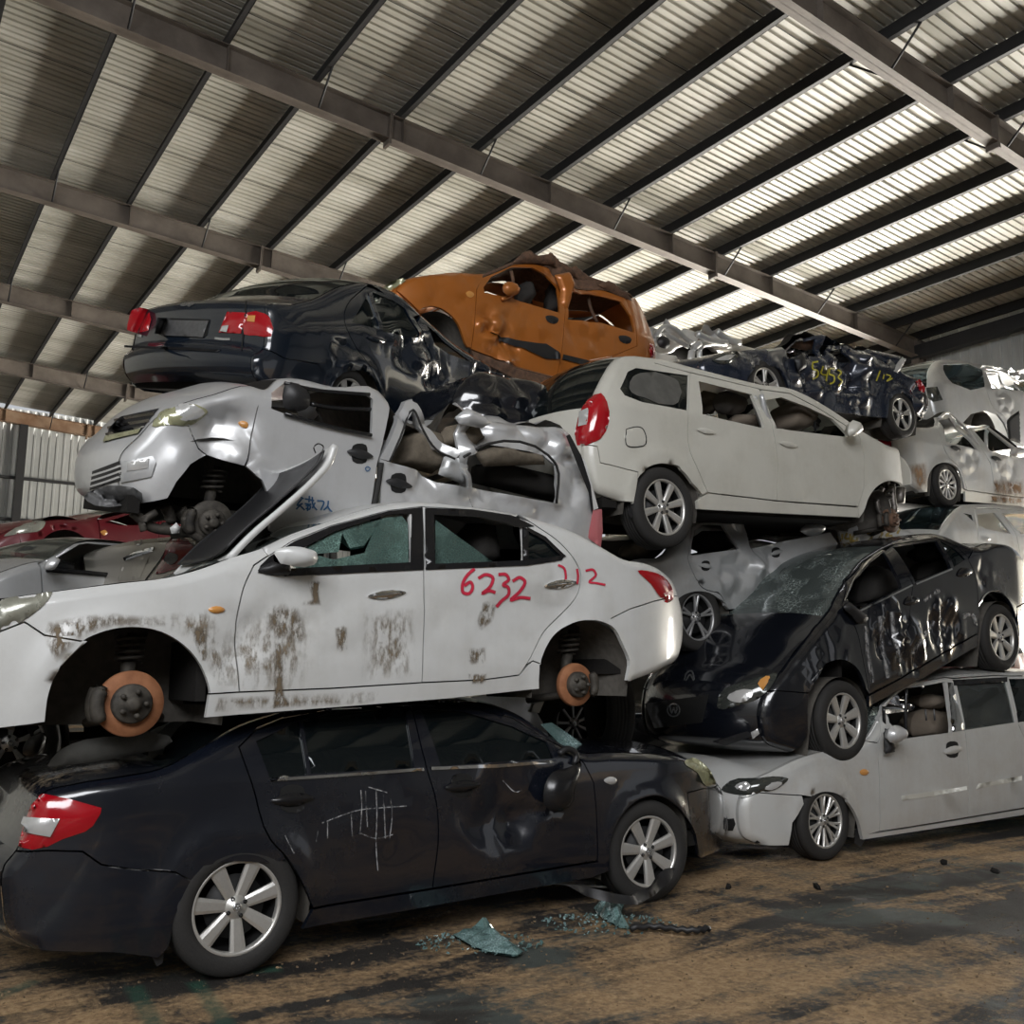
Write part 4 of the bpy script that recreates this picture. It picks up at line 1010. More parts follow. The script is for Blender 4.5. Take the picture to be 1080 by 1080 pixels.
c.stick('fog_lamp_blank', 'whitelamp', [(137, 488), (158, 484), (157, 494), (136, 497)], .022, .004)
c.stick('headlamp', 'yellowlamp', sm([(161, 450), (170, 435), (188, 429), (206, 427), (219, 434), (210, 443), (199, 449), (180, 448)], 3, True), .006, .02)
c.stick('headlamp_lens', 'whitelamp', sm([(186, 432), (204, 429), (214, 434), (205, 441), (190, 443)], 3, True), .024, .004)
c.stick('bumper_skirt', 'plate', sm([(88, 524), (100, 516), (128, 512), (150, 520), (150, 529), (130, 533), (100, 533)], 2, True), .004)
c.stick('indicator_lamp', 'amber', sm([(251, 446), (256, 444), (262, 447), (261, 451), (254, 450)], 3, True), .006, .01, step=2)
for q in ((379, 479), (420, 510)): handle(c, q, 28, 6, -3, 'plastic')
c.pillow('door_mirror', 'plastic', sm([(299, 411), (301, 405), (322, 409), (326, 414), (326, 428), (322, 432), (300, 430)], 3, True), -.70, .10)
c.tubes('window_frame_rail', 'satin', [([(300, 404), (330, 411), (360, 414), (390, 416)], -.70, .012), ([(327, 426), (350, 430), (392, 432)], -.66, .014), ([(300, 436), (345, 449), (392, 459)], -.78, .012)])
for nm, mt, pl, y, t in (('seat', 'cloth', [(415, 490), (425, 462), (440, 448), (460, 456), (470, 485), (455, 500)], -.5, .3), ('roof_lining', 'cloth', [(455, 470), (470, 450), (500, 444), (510, 462), (490, 478)], -.55, .2), ('roof_lining', 'cloth', [(500, 478), (530, 468), (572, 480), (575, 490), (510, 492)], -.6, .12),
                         ('seat', 'seatdark', [(500, 510), (502, 490), (530, 488), (580, 500), (584, 530)], -.3, .3), ('torn_metal', 'silver2', [(462, 500), (468, 482), (484, 476), (494, 492), (490, 512)], -.70, .10), ('torn_metal', 'silver', [(480, 440), (492, 430), (506, 436), (519, 446), (508, 452), (484, 447)], -.72, .14)):
    c.pillow(nm, mt, pl, y, t, .03)
c.tubes('door_seal', 'rubber', [([(411, 487), (422, 462), (436, 432), (446, 453), (460, 474), (480, 484)], -.80, .008), ([(489, 482), (515, 468), (578, 480), (587, 491), (587, 531)], -.80, .010), ([(402, 488), (399, 510), (393, 540)], -.77, .02)])
c.stick('tail_lamp', 'pinklamp', [(624, 537), (633, 537), (634, 560), (632, 577), (618, 567)], .02, .012, ypl=-.73)
c.stick('pillar_trim', 'plastic', [(596, 460), (600, 458), (612, 480), (622, 510), (627, 537), (623, 540), (620, 520), (606, 485)], .01, skirt=.03, ypl=-.735)
c.stick('pillar_trim', 'white', [(612, 480), (617, 488), (630, 536), (625, 538), (622, 512)], .012, skirt=.03, ypl=-.75)
hz = [[(314, 523), (320, 526)], [(318, 526), (313, 533), (319, 531)], [(318, 531), (312, 537)], [(315, 532), (321, 538)],
      [(321, 526), (331, 528)], [(326, 523), (325.5, 530)], [(321, 531), (328, 532)], [(322, 533), (327, 534), (326, 537), (322, 536)], [(324.5, 531), (324, 539)], [(329, 524), (330, 533), (334, 538)], [(332, 530), (329, 536)],
      [(334, 528), (341, 529), (338, 538)], [(346, 528), (345, 534), (341, 538)], [(345, 533), (347, 537), (350, 540)]]
c.writing('blue_lettering', 'bluepaint', hz, 1.9, 'blue stencilled characters')
c.writing('blue_mark', 'bluepaint', [[(387, 492), (390, 494), (387, 497), (385, 494), (387, 492)]], 1.2)
# engine cradle hanging under the nose
c.tubes('front_subframe', 'iron', [([(150, 545), (180, 540), (215, 545)], -.3, .05), ([(140, 540), (160, 556), (190, 560)], -.6, .03), ([(165, 540), (150, 552), (152, 560)], -.65, .022), ([(190, 538), (205, 552), (222, 556)], -.5, .04), ([(195, 545), (200, 560), (214, 570)], -.64, .025), ([(175, 535), (180, 548), (172, 560)], -.55, .035)])
c.pillow('broken_bracket', 'white', [(179, 557), (186, 551), (190, 556), (189, 562), (181, 563)], -.68, .06, .02)
CV = c

# ================================================================== dark saloon, rear towards the camera, on the van's bonnet
c = Car('saloon_car', 'deep blue-black saloon with its boot facing the camera, on top of the silver van', (280, 340), 6.7, 3.4, hw=.88, yaw=radians(25), roll=radians(10),
        belt=[(300, 352), (450, 352)], sill=[(300, 415), (533, 446)], taper=(.5, .10, .5, .14), r=.06, wave=.0012)
c.arch((372, 424), .34)
E_ = [(276, 408), (266, 395), (265, 376), (276, 368), (279, 350), (280, 334), (279, 323), (302, 322), (328, 316), (358, 302), (387, 299), (422, 314), (440, 331), (470, 357), (500, 377), (522, 392), (533, 412), (534, 440)]
c.dent((440, 370), .3, .06, 'c'); c.dent((425, 370), .2, .05, 'd'); c.dent((520, 410), .5, .12, 'c'); c.dent((360, 375), .2, .05, 'c'); c.dent((460, 390), .25, .06, 'c'); c.dent((410, 340), .4, .02, 'c')
c.outline(E_, [('rear_bumper', 'navy2', 0, 3, .10), ('boot_lid', 'navy2', 3, 6, .06), ('boot_lid', 'navy2', 6, 8, .04), ('rear_window', 'privacy', 8, 10, .07), ('roof', 'navy2', 10, 11, .05), ('windscreen', 'dark', 11, 13, .02), ('bonnet', 'navy2', 13, 17, .03)])
rarch = sm([(350, 420), (352, 404), (365, 393), (387, 393), (400, 408), (407, 424), (408, 436)])
qgap = sm([(385, 303), (366, 322), (363, 332), (372, 360), (391, 388), (407, 424)])
bgap = sm([(427, 320), (440, 340), (454, 370), (457, 386), (457, 438)])
c.panel('quarter_panel', 'navy2', [('E', 3, 10), *qgap, *rarch[16:1:-1], (350, 402), (335, 384), (300, 378)])
c.panel('rear_bumper', 'navy2', [('E', 0, 3), (300, 378), (335, 384), (350, 401), (349, 424), (300, 418)])
WA = [(371, 340), (389, 309), (400, 347)]; WB = [(393, 308), (424, 320), (442, 357), (404, 350)]
c.panel('rear_door', 'navy2', [(387, 302), (405, 309), *bgap, (410, 436), *qgap[::-1][1:-1]], [WA, WB])
c.panel('roof', 'navy2', [('E', 10, 12), (436, 334), *bgap[:3], (405, 309)], gap=.001)
c.panel('front_door', 'navy2', [('E', 12, 15), (525, 412), (520, 440), (457, 438), *bgap[::-1][1:10], (440, 340)], [[(450, 343), (470, 362), (497, 382), (475, 374), (459, 364)]])
c.panel('front_fender', 'navy2', [('E', 15, 17), (520, 440), (525, 412)])
c.finish_body()
c.stick('rear_quarter_window', 'privacy', WA, -.012, skirt=0, step=8); c.stick('rear_door_window', 'privacy', WB, -.012, skirt=0, step=8)
c.well((372, 424), .37, .5, -.2); c.wheel((368, 424), .29, 'seven')
c.floorpan(c.px((285, 412))[0], c.px((525, 440))[0], .0)
handle(c, (397, 358), 20, 4, -2, 'navy2', False)
l1 = c.stick('tail_lamp', 'redlamp', sm([(139, 327), (157, 326), (157, 349), (134, 348), (136, 336)], 2, True), .006, .012)
l2 = c.stick('tail_lamp', 'redlamp', [(240, 329), (259.5, 330), (254.5, 352), (231, 351)], .006, .012)
l3 = c.stick('tail_lamp', 'redlamp', sm([(261, 330), (280, 331), (285, 336), (286, 355), (270, 354), (258, 353)], 2, True), .006, .014)
c.stick('reversing_lamp', 'whitelamp', [(236, 345), (243, 344), (241, 351), (234, 350)], .022, .003, parent=l2, step=2); c.stick('indicator_lens', 'amber', [(263, 334), (271, 334), (270, 341), (262, 340)], .022, .003, parent=l3, step=2)
c.stick('plate_recess', 'hole', [(166, 335), (222, 337), (218, 357), (163, 352)], .003, skirt=.01)
c.stick('number_plate', 'plate', [(176, 338), (221, 339), (215, 356), (170, 354)], .012, skirt=.01)
c.stick('boot_lip', 'satin', [(131, 364), (200, 367), (256, 371), (256, 373.5), (200, 369.5), (131, 366.5)], .005, skirt=.01)
c.writing('boot_emblem', 'mark', [[(190, 321), (193, 318), (197, 320), (200, 323), (203, 319), (204, 322)], [(191, 322), (196, 322), (197, 318), (198, 322), (202, 322)]], 2.2)
c.writing('boot_badge', 'mark', [[(143, 354), (150, 354.5)]], 2.6)
c.writing('boot_badge', 'mark', [[(227, 357), (235, 358), (243, 358)]], 2.6)
c.writing('boot_seam', 'hole', [[(260, 318), (258, 340), (255, 370)]], 1.6)
DC = c

# ================================================================== orange hatchback
c = Car('hatchback_car', 'copper-orange hatchback with a torn roof, highest on the pile', (580, 340), 8.2, 4.9, hw=.76,
        belt=[(511, 308), (670, 352)], sill=[(497, 368), (620, 408)], taper=(.45, .12, .4, .10), r=.07, wave=.0012)
c.arch((462, 366), .33)
E_ = [(436, 348), (414, 332), (408, 313), (424, 297), (448, 291), (480, 288), (508, 289), (522, 284), (542, 276), (564, 274), (580, 279), (602, 289), (636, 302), (667, 315), (679, 335), (688, 362), (689, 388)]
c.dent((520, 345), .30, .10, 'c'); c.dent((515, 350), .16, .06, 'd'); c.dent((550, 345), .5, .025, 'c'); c.dent((530, 370), .3, .06, 'c'); c.dent((620, 350), .4, .03, 'c'); c.dent((600, 285), .6, .07, 'c'); c.dent((470, 300), .5, .02, 'c')
c.outline(E_, [('front_bumper', 'orange', 0, 3, .12), ('bonnet', 'orange', 3, 6, .05), ('windscreen', 'dark', 6, 8, -.02), ('roof', 'rustdark', 8, 13, -.03), ('tailgate', 'orange', 13, 16, .07)])
farch = sm([(436, 340), (442, 328), (452, 323), (465, 325), (480, 337), (489, 358), (493, 372)])
c.panel('front_bumper', 'orange', [('E', 0, 3), (418, 306), (437, 330), (436, 341)])
c.panel('front_fender', 'orange', [('E', 3, 6), (503, 305), (497, 367), (493, 366), *farch[::-1][3:-4], (418, 306)])
W1 = [(510, 303), (518, 292), (539, 282), (561, 282), (577, 290), (588, 304), (590, 330), (567, 323), (539, 314), (511, 309)]; W2 = [(597, 308), (630, 311), (655, 318), (666, 334), (669, 351), (636, 341), (599, 337)]
bgap = [(592, 298), (596, 330), (592, 374), (587, 398)]
c.panel('front_door', 'orange', [(508, 293), (522, 287.5), (542, 279), (564, 278), (579, 283), *bgap, (545, 387), (515, 375), (497, 368), (503, 305)], [W1])
c.panel('rear_door', 'orange', [(593, 299), (602, 303), (636, 306), (660, 315), (671, 350), (672, 365), (645, 376), (622, 380), (605, 391), (587, 398), *bgap[::-1][1:3]], [W2])
c.panel('quarter_panel', 'orange', [('E', 13, 16), (655, 392), (622, 382), (645, 376), (672, 365), (671, 350), (660, 316)])
c.panel('roof', 'orange', [('E', 6, 13), (636, 306), (602, 302), (592, 298), (579, 283), (564, 277.5), (542, 278.5), (522, 287), (508, 292)], gap=.001)
c.panel('sill', 'rustdark', [(497, 369), (515, 376), (545, 388), (587, 399), (605, 392), (610, 400), (585, 408), (540, 398), (500, 378)])
c.finish_body()
c.well((462, 366), .36, .5, -.2)
c.floorpan(c.px((430, 345))[0], c.px((680, 385))[0], .06, .08); 
c.stick('protective_strip', 'plastic', sm([(502, 349), (520, 353), (550, 360), (591, 373), (591, 379), (550, 367), (518, 358), (504, 353)], 2, True), .022, .004)
c.stick('protective_strip', 'plastic', [(593, 374), (622, 381), (618, 386), (592, 379)], .02, .004)
mir = c.pillow('door_mirror', 'orange', sm([(531, 300), (536, 297), (546, 301), (548, 308), (542, 312), (532, 309)], 3, True), -.86, .12, .03); c.tubes('mirror_stem', 'orange', [([(540, 310), (535, 314), (529, 316)], -.78, .025)], mir)
for q in ((582, 337), (659, 358)): c.stick('door_handle', 'plastic', sm([(q[0] - 7, q[1] - 3), (q[0], q[1] - 4), (q[0] + 7, q[1]), (q[0] + 5, q[1] + 4), (q[0] - 5, q[1] + 2)], 3, True), .006, .015, step=2)
c.stick('headlamp', 'yellowlamp', [(403, 305), (412, 297), (425, 293), (428, 297), (416, 305), (408, 310)], .008, .02)
c.stick('indicator_lens', 'amber', [(404, 306), (416, 304), (412, 311), (405, 310)], .012, .01)
c.stick('tail_lamp', 'redlamp', [(685, 362), (689, 364), (690, 375), (686, 378), (684, 370)], .01, .01, step=2)
c.stick('indicator_lamp', 'amber', sm([(491, 309), (495, 307), (500, 311), (497, 314), (492, 312)], 3, True), .006, .01, step=2)
for i, pl in enumerate(([(540, 277), (552, 266), (558, 264), (566, 270), (578, 268), (588, 280), (570, 278)], [(572, 276), (580, 266), (590, 276), (600, 281), (610, 292), (592, 290)], [(594, 288), (606, 280), (618, 290), (640, 298), (636, 306), (606, 300)], [(630, 300), (642, 296), (660, 310), (668, 318), (650, 312)],
                        [(585, 290), (600, 287), (606, 300), (598, 330), (590, 322), (591, 306)])):
    c.pillow('torn_roof_metal', 'rustdark' if i < 4 else 'orange', pl, -.55 + .1 * (i % 3) if i < 4 else -.70, .12, .03)
c.pillow('seat', 'seatdark', [(545, 322), (548, 300), (556, 296), (562, 320)], -.3, .35); c.pillow('seat', 'seatdark', [(577, 328), (580, 300), (588, 300), (590, 332)], -.3, .35)
c.tubes('broken_pillar', 'rustdark', [([(539, 286), (541, 298), (537, 306)], -.62, .02), ([(620, 312), (624, 328), (630, 340)], -.5, .02)])
OC = c
# ================================================================== white people carrier
c = Car('people_carrier', 'dusty white people carrier facing right, rear wheel on a crushed grey car', (760, 470), 5.5, 2.3, hw=.84, cat='van',
        belt=[(660, 428), (905, 463)], sill=[(740, 536), (904, 546)], taper=(.5, .13, .7, .16), r=.07)
c.arch((700, 527), .36); c.arch((936, 548), .36)
E_ = [(650, 529), (622, 517), (614, 492), (613, 470), (620, 430), (633, 400), (648, 379), (690, 379), (735, 390), (800, 406), (833, 411), (864, 427), (893, 446), (907, 456), (930, 469), (950, 484), (957, 497), (958, 511)]
c.dent((820, 440), .2, .03, 'c'); c.dent((850, 510), .5, .012, 'c'); c.dent((760, 480), .6, .008, 'c')
c.outline(E_, [('rear_bumper', 'white2', 0, 3, .10), ('tailgate', 'white2', 3, 4, .10), ('rear_window', 'privacy', 4, 6, .10), ('roof', 'white2', 6, 10, .05), ('windscreen', 'clear', 10, 13, .03), ('bonnet', 'white2', 13, 15, -.04), ('front_panel', 'dark', 15, 17, .0)])
rarch = sm([(668, 531), (671, 509), (681, 495), (698, 489), (715, 493), (728, 506), (735, 522), (736, 538)])
farch = sm([(956, 512), (940, 507), (927, 512), (917, 524), (911, 540), (906, 547)])
sgap = sm([(728, 393), (726, 435), (728, 477), (737, 497), (747, 519)]); bgap = sm([(801, 411), (815, 453), (820, 484), (819.5, 528)])
WQ = [(654, 410), (662, 392), (671, 388), (726, 396), (725, 433), (677, 424), (659, 417)]; WR = [(737, 402), (793, 416), (806, 452), (741, 437)]; WF = [(807, 422), (824, 419), (851, 429), (878, 442), (894, 458), (893, 461), (817, 452)]
c.panel('quarter_panel', 'white2', [('E', 3, 7), (690, 383), (728, 393), *sgap[1:], (741, 522), *rarch[::-1][7:], (673, 498), (633, 488), (630, 471), (613, 470)][:-1], [WQ])
c.panel('rear_bumper', 'white2', [('E', 0, 3), (630, 471), (633, 488), (673, 498), (668, 530)])
c.panel('sliding_door', 'white2', [(728, 393), (800, 410), *bgap, (747, 519.5), *sgap[::-1][1:-1]], [WR])
c.panel('front_door', 'white2', [(803, 411), (833, 415), (862, 430), (892, 449), (905, 459), (908, 464), (912, 484), (911, 515), (905, 534), (820, 528), *bgap[::-1][1:-1]], [WF])
c.panel('roof', 'white2', [('E', 7, 13), (905, 459), (892, 448.5), (862, 429.5), (833, 414.5), (803, 410.5), (728, 392.5), (690, 382.5)], gap=.001)
c.panel('front_fender', 'white2', [('E', 13, 17), *farch, (905, 534), (911, 515), (912, 484), (908, 464), (905, 458)])
c.panel('sill', 'white2', [(741, 523), (747, 520), (820, 528.5), (905, 535), (906, 546), (736, 537), (735, 528)])
c.finish_body()
c.stick('quarter_window', 'privacy', WQ, -.010, skirt=0, step=8); c.stick('quarter_window_rim', 'satin', sm([(654, 410), (662, 392), (671, 388), (727, 396), (726, 434), (677, 424), (659, 417)], 1, True) + [(654, 410), (663, 410), (668, 415), (680, 418), (716, 427), (716, 402), (676, 394), (668, 397), (663, 410)], .0, skirt=0) if False else None
c.stick('quarter_window_pane', 'greyfilm', sm([(664, 409), (668, 397), (676, 393), (708, 397), (716, 402), (716, 424), (710, 427), (680, 419), (667, 414)], 2, True), -.006, skirt=0, step=8)
c.well((700, 527), .39, .5, -.15); c.well((930, 548), .28, .5, -.05, 1.0)
c.wheel((700, 535), .335, 'eight')
c.brake((939, 549), .125, mat='rustdark', strut=(936, 512), caliper=-1)
c.tubes('suspension_strut', 'steel', [([(941, 510), (942, 525), (944, 540)], -.62, .03), ([(930, 515), (925, 530), (930, 545)], -.66, .025), ([(950, 515), (949, 530)], -.55, .05)])
c.floorpan(c.px((640, 525))[0], c.px((930, 545))[0], -.02)
c.stick('tail_lamp', 'redlamp', sm([(634, 415), (640, 424), (642, 445), (634, 462), (628, 466), (609, 470), (610, 441), (620, 422)], 2, True), .006, .03)
c.stick('reversing_lamp', 'whitelamp', [(613, 436), (622, 432), (621, 449), (612, 451)], .034, .004)
c.stick('fuel_flap', 'white2', sm([(660, 453), (663, 452), (677, 452), (679, 455), (679, 470), (675, 471), (661, 470)], 2, True), .005, .004, step=3)
c.writing('fuel_flap_gap', 'hole', [[(660, 453), (663, 452), (677, 452), (679, 455), (679, 470), (675, 471), (661, 470), (660, 453)]], 1.0)
for q in ((744, 455), (831, 469)): handle(c, q, 20, 3.5, -2, 'white2', False)
c.pillow('door_mirror', 'white2', sm([(896, 447), (900, 443), (905, 448), (907, 456), (903, 459), (896, 460)], 3, True), -.98, .14, .03)
c.tubes('broken_pillar', 'silver2', [([(795, 418), (799, 432), (806, 452)], -.72, .032), ([(803, 416), (808, 436), (817, 452)], -.80, .025)])
c.pillow('headrest', 'seatgrey', sm([(752, 424), (758, 414), (783, 420), (785, 434), (755, 432)], 3, True), -.42, .2); c.pillow('seat', 'seat', sm([(770, 446), (776, 437), (800, 444), (806, 456)], 2, True), -.45, .4)
c.pillow('seat', 'seat', sm([(818, 452), (822, 432), (830, 424), (846, 430), (848, 448), (842, 456)], 3, True), -.4, .45); c.pillow('headrest', 'cloth', sm([(742, 436), (741, 412), (750, 414), (752, 436)], 3, True), -.3, .25)
c.tubes('steering_column', 'plastic', [([(850, 440), (862, 450)], -.4, .03), ([(858, 428), (860, 455)], -.6, .012)])
c.bulkhead(c.px((895, 500))[0], c.px((895, 540))[1], c.px((895, 462))[1])
c.stick('mud_flap', 'plastic', [(671, 512), (668, 530), (661, 541), (665, 547), (671, 538)], .01, ypl=-.80)
FC = c

# ================================================================== crushed grey saloon under it
c = Car('saloon_car', 'crushed grey-silver saloon under the white people carrier, ochre spray on its bonnet', (770, 590), 6.0, 1.45, hw=.84,
        belt=[(729, 588), (880, 562)], sill=[(690, 660), (1000, 610)], taper=(.5, .12, .6, .15), r=.06, wave=.003)
c.arch((737, 652), .37)
E_ = [(660, 655), (648, 630), (650, 600), (668, 590), (692, 588), (710, 566), (726, 551), (745, 546), (806, 545), (850, 551), (879, 556), (915, 551), (951, 559), (985, 580), (997, 610), (992, 640)]
c.dent((800, 548), .6, .05, 'c'); c.dent((780, 610), .4, .06, 'c'); c.dent((810, 600), .25, .08, 'c'); c.dent((720, 575), .4, .03, 'c'); c.dent((900, 570), .6, .03, 'c')
c.outline(E_, [('rear_bumper', 'silver2', 0, 2, .1), ('boot_lid', 'dark', 2, 4, -.08), ('rear_window', 'dark', 4, 6, -.12), ('roof', 'silver2', 6, 9, -.02), ('windscreen', 'crazed', 9, 10, -.05), ('bonnet', 'silver', 10, 13, .05), ('front_bumper', 'silver2', 13, 15, .12)])
rarch = sm([(710, 648), (712, 636), (721, 628), (735, 624), (749, 626), (761, 634), (770, 644)])
dgap = sm([(727, 588), (732, 608), (741, 620), (760, 627), (770, 643)]); bgap = sm([(792, 578), (804, 593), (812, 606), (806, 640)])
WR = [(730, 586), (733, 559), (742, 553), (763, 554), (780, 579), (750, 583)]
c.panel('quarter_panel', 'silver2', [('E', 2, 7), (742, 549), (731, 556), *dgap, *rarch[::-1][2:], (690, 655), (660, 640)])
c.panel('rear_door', 'silver2', [(727, 588), (731, 556), (742, 549), (770, 549), (786, 552), *bgap, (770, 643), *dgap[::-1][1:-1]], [WR])
c.panel('front_door', 'silver', [(793, 578), (830, 570), (878, 561), (895, 590), (880, 630), (806, 640), *bgap[::-1][1:-1]])
c.panel('front_fender', 'silver', [('E', 10, 15), (900, 640), (882, 628), (896, 590)])
c.finish_body()
c.well((737, 652), .40, .5, -.2); c.wheel((736, 651), .30, 'five')
c.floorpan(c.px((670, 650))[0], c.px((985, 620))[0], .1)
c.pillow('door_mirror', 'silver', sm([(845, 560), (850, 553), (864, 552), (869, 556), (868, 561), (850, 564)], 3, True), -.92, .12, .03)
for q in ((744, 597), (818, 583)): handle(c, q, 15, 3, 2 if q[0] > 800 else -1, 'silver2', True)
c.tubes('broken_pillar', 'silver', [([(770, 549), (776, 562), (785, 579)], -.74, .028), ([(764, 552), (770, 568), (780, 578)], -.62, .02)])
c.tubes('crushed_roof_edge', 'silver2', [([(741, 548), (770, 546), (806, 543), (840, 548), (880, 556)], -.70, .018), ([(735, 552), (775, 551), (830, 549)], -.55, .02)])
c.pillow('parcel_shelf_trim', 'cloth', sm([(655, 585), (658, 574), (672, 571), (688, 572), (692, 577), (684, 584), (668, 590)], 3, True), -.5, .2, .03)
c.pillow('seat', 'seatdark', [(735, 584), (740, 560), (760, 560), (764, 582)], -.35, .4); c.pillow('seat', 'seatgrey', [(820, 566), (835, 552), (850, 553), (850, 565)], -.3, .35)
c.writing('spray_paint_number', 'ochrespray', [[(884, 565), (883, 572)], [(888, 563), (887, 571)], [(893, 562), (891, 568), (897, 568)], [(896, 563), (897, 572)], [(901, 562), (899, 570), (903, 571), (904, 567)],
          [(920, 556), (914, 557), (914, 562), (920, 564), (916, 571)], [(930, 554), (924, 555), (924, 560), (930, 562), (926, 569)], [(934, 554), (939, 553), (940, 559), (934, 565), (941, 565)], [(943, 552), (950, 552), (946, 563)]], 3.2, 'ochre sprayed figures')
GC = c

# ================================================================== black saloon tipped nose-down on the people carrier below
c = Car('saloon_car', 'black saloon tipped nose-down, resting on the light grey people carrier, dented doors', (960, 680), 4.95, .55, hw=.86,
        belt=[(893, 640), (1020, 592)], sill=[(917, 745), (1032, 680)], taper=(.75, .24, .5, .14), r=.07, wave=.0012)
c.arch((888, 765), .345); c.arch((1056, 676), .345)
E_ = [(832, 793), (806, 782), (799, 755), (805, 730), (822, 709), (836, 690), (853, 668), (868, 650), (886, 620), (904, 594), (931, 576), (960, 565), (988, 564), (1008, 572), (1021, 577), (1040, 573), (1062, 576), (1075, 592), (1084, 620), (1090, 650), (1086, 672), (1074, 690)]
c.dent((940, 665), .35, .10, 'v'); c.dent((960, 680), .3, .08, 'v'); c.dent((1000, 660), .35, .06, 'v'); c.dent((1000, 665), .3, .05, 'd'); c.dent((935, 670), .28, .05, 'd'); c.dent((1040, 605), .2, .03, 'c'); c.dent((870, 690), .6, .012, 'v'); c.dent((900, 630), .3, .02, 'c')
c.outline(E_, [('front_bumper', 'black', 0, 3, .20), ('front_panel', 'black', 3, 4, .18), ('bonnet', 'black', 4, 7, .10), ('windscreen', 'crazed', 7, 10, .05), ('roof', 'black', 10, 12, .015), ('rear_window', 'privacy', 12, 14, .03), ('boot_lid', 'navy', 14, 16, .05), ('boot_lid', 'navy', 16, 18, .08), ('rear_bumper', 'navy', 18, 21, .12)])
farch = sm([(853, 774), (852, 742), (857, 716), (870, 701), (887, 696), (902, 703), (912, 721), (917, 744)]); rarch = sm([(1032, 681), (1031, 652), (1035, 636), (1045, 625), (1057, 626), (1067, 638), (1072, 657), (1072, 672)])
fgap = sm([(889, 640), (902, 662), (910, 694), (917, 732)]); bgap = [(935, 582), (963, 616), (960, 642), (953, 680), (951, 714)]; rgap = sm([(1021, 590), (1027, 602), (1032, 636), (1032, 667)])
WF = [(893, 632), (903, 612), (918, 594), (933, 582), (951, 620), (905, 643)]; WR = [(943, 577), (988, 571), (1003, 599), (965, 614)]; WQ = [(991, 570), (1008, 580), (1018, 590), (1006, 598)]
c.panel('front_bumper', 'black', [('E', 0, 3), (812, 728), (852, 731), *farch[8:0:-1], (852, 776)])
c.panel('front_fender', 'black', [('E', 3, 8), (889, 640), *fgap[1:], *farch[::-1][3:17], (853, 731), (812, 728)])
c.panel('front_door', 'black', [(889, 638), (898, 612), (914, 592), (934, 579), *bgap[1:], *fgap[::-1][:-1]], [WF])
c.panel('rear_door', 'black', [(936, 580), (945, 574), (988, 567.5), (1008, 576), (1021, 588), *rgap[1:], *bgap[::-1]], [WR, WQ])
c.panel('roof', 'black', [('E', 8, 14), (1021, 588), (1008, 575.5), (988, 567), (945, 573.5), (934, 578.5), (914, 591.5), (898, 611.5), (889, 637)], gap=.001)
c.panel('quarter_panel', 'navy', [('E', 14, 18), (1072, 640), *rarch[::-1][5:-5], (1033, 655), *rgap[::-1]])
c.panel('rear_bumper', 'navy', [('E', 18, 21), (1072, 680), (1072, 641)])
c.panel('sill', 'black', [(917, 734), (951, 715.5), (1032, 668), (1032, 681), (975, 715), (917, 746)])
c.finish_body()
c.well((888, 765), .375, .5, -.25); c.well((1056, 676), .375, .5, -.25)
c.wheel((889, 760), .325, 'seven'); c.wheel((1056, 672), .325, 'seven')
c.floorpan(c.px((850, 785))[0], c.px((1072, 680))[0], .05)
c.stick('rear_quarter_window', 'privacy', WQ, -.01, skirt=0, step=6)
hl = c.stick('headlamp', 'darklamp', sm([(757, 747), (760, 731), (785, 719), (808, 712), (820, 711), (815, 722), (803, 735), (782, 743)], 3, True), .006, .02)
c.stick('headlamp_reflector', 'whitelamp', sm([(768, 737), (785, 728), (795, 730), (793, 736), (775, 741)], 3, True), .028, .004, parent=hl); c.stick('indicator_lens', 'amber', sm([(800, 722), (812, 715), (812, 722), (804, 728)], 3, True), .028, .004, parent=hl)
gr = c.stick('grille', 'hole', [(680, 742), (748, 733), (741, 762), (690, 768)], .004)
ring = [(711 + 6.5 * cos(a), 749 + 6.5 * sin(a)) for a in np.linspace(0, 2 * pi, 14)]
c.writing('grille_emblem', 'mark', [ring, [(707, 745), (709, 752), (711, 747), (713, 752), (715, 745)]], 1.5)
c.writing('bonnet_emblem', 'mark', [[(722, 718), (726, 709), (729, 708), (733, 717)], [(724, 718), (728, 712), (732, 718)]], 1.6)
c.stick('lower_grille', 'plastic', [(752, 782), (788, 771), (795, 776), (765, 786)], .006); c.stick('fog_lamp', 'whitelamp', [(792, 772), (800, 768), (802, 773), (794, 779)], .01, .006, step=2)
c.writing('belt_trim', 'chrome', [[(905, 645), (930, 633), (962, 617)], [(966, 616), (1004, 600)]], 1.8); c.writing('window_trim', 'chrome', [[(891, 634), (900, 613), (916, 592), (931, 580)]], 1.8)
for q in ((961, 634), (1017, 604)): c.stick('door_handle', 'satin', sm([(q[0] - 8, q[1] + 3), (q[0] - 3, q[1] - 5), (q[0] + 5, q[1] - 4), (q[0] + 8, q[1] - 2), (q[0] + 2, q[1] + 4)], 3, True), .01, .02, step=2)
c.pillow('door_mirror', 'plastic', sm([(890, 640), (895, 635), (903, 641), (914, 650), (914, 656), (906, 658), (899, 650)], 3, True), -.90, .08, .03)
c.writing('arch_edge', 'chrome', [[(856, 718), (870, 702), (887, 697), (900, 701)], [(1032, 640), (1040, 626), (1053, 623)]], 1.4)
for nm, pl, y in (('headrest', [(966, 584), (968, 577), (984, 575), (990, 580), (991, 588), (970, 592)], -.35), ('seat', [(905, 636), (910, 608), (922, 596), (934, 606), (944, 620)], -.35), ('seat', [(968, 612), (972, 592), (992, 590), (1000, 600)], -.3)): c.pillow(nm, 'seatdark', sm(pl, 3, True), y, .3)
c.bulkhead(c.px((895, 700))[0], c.px((905, 745))[1], c.px((895, 648))[1])
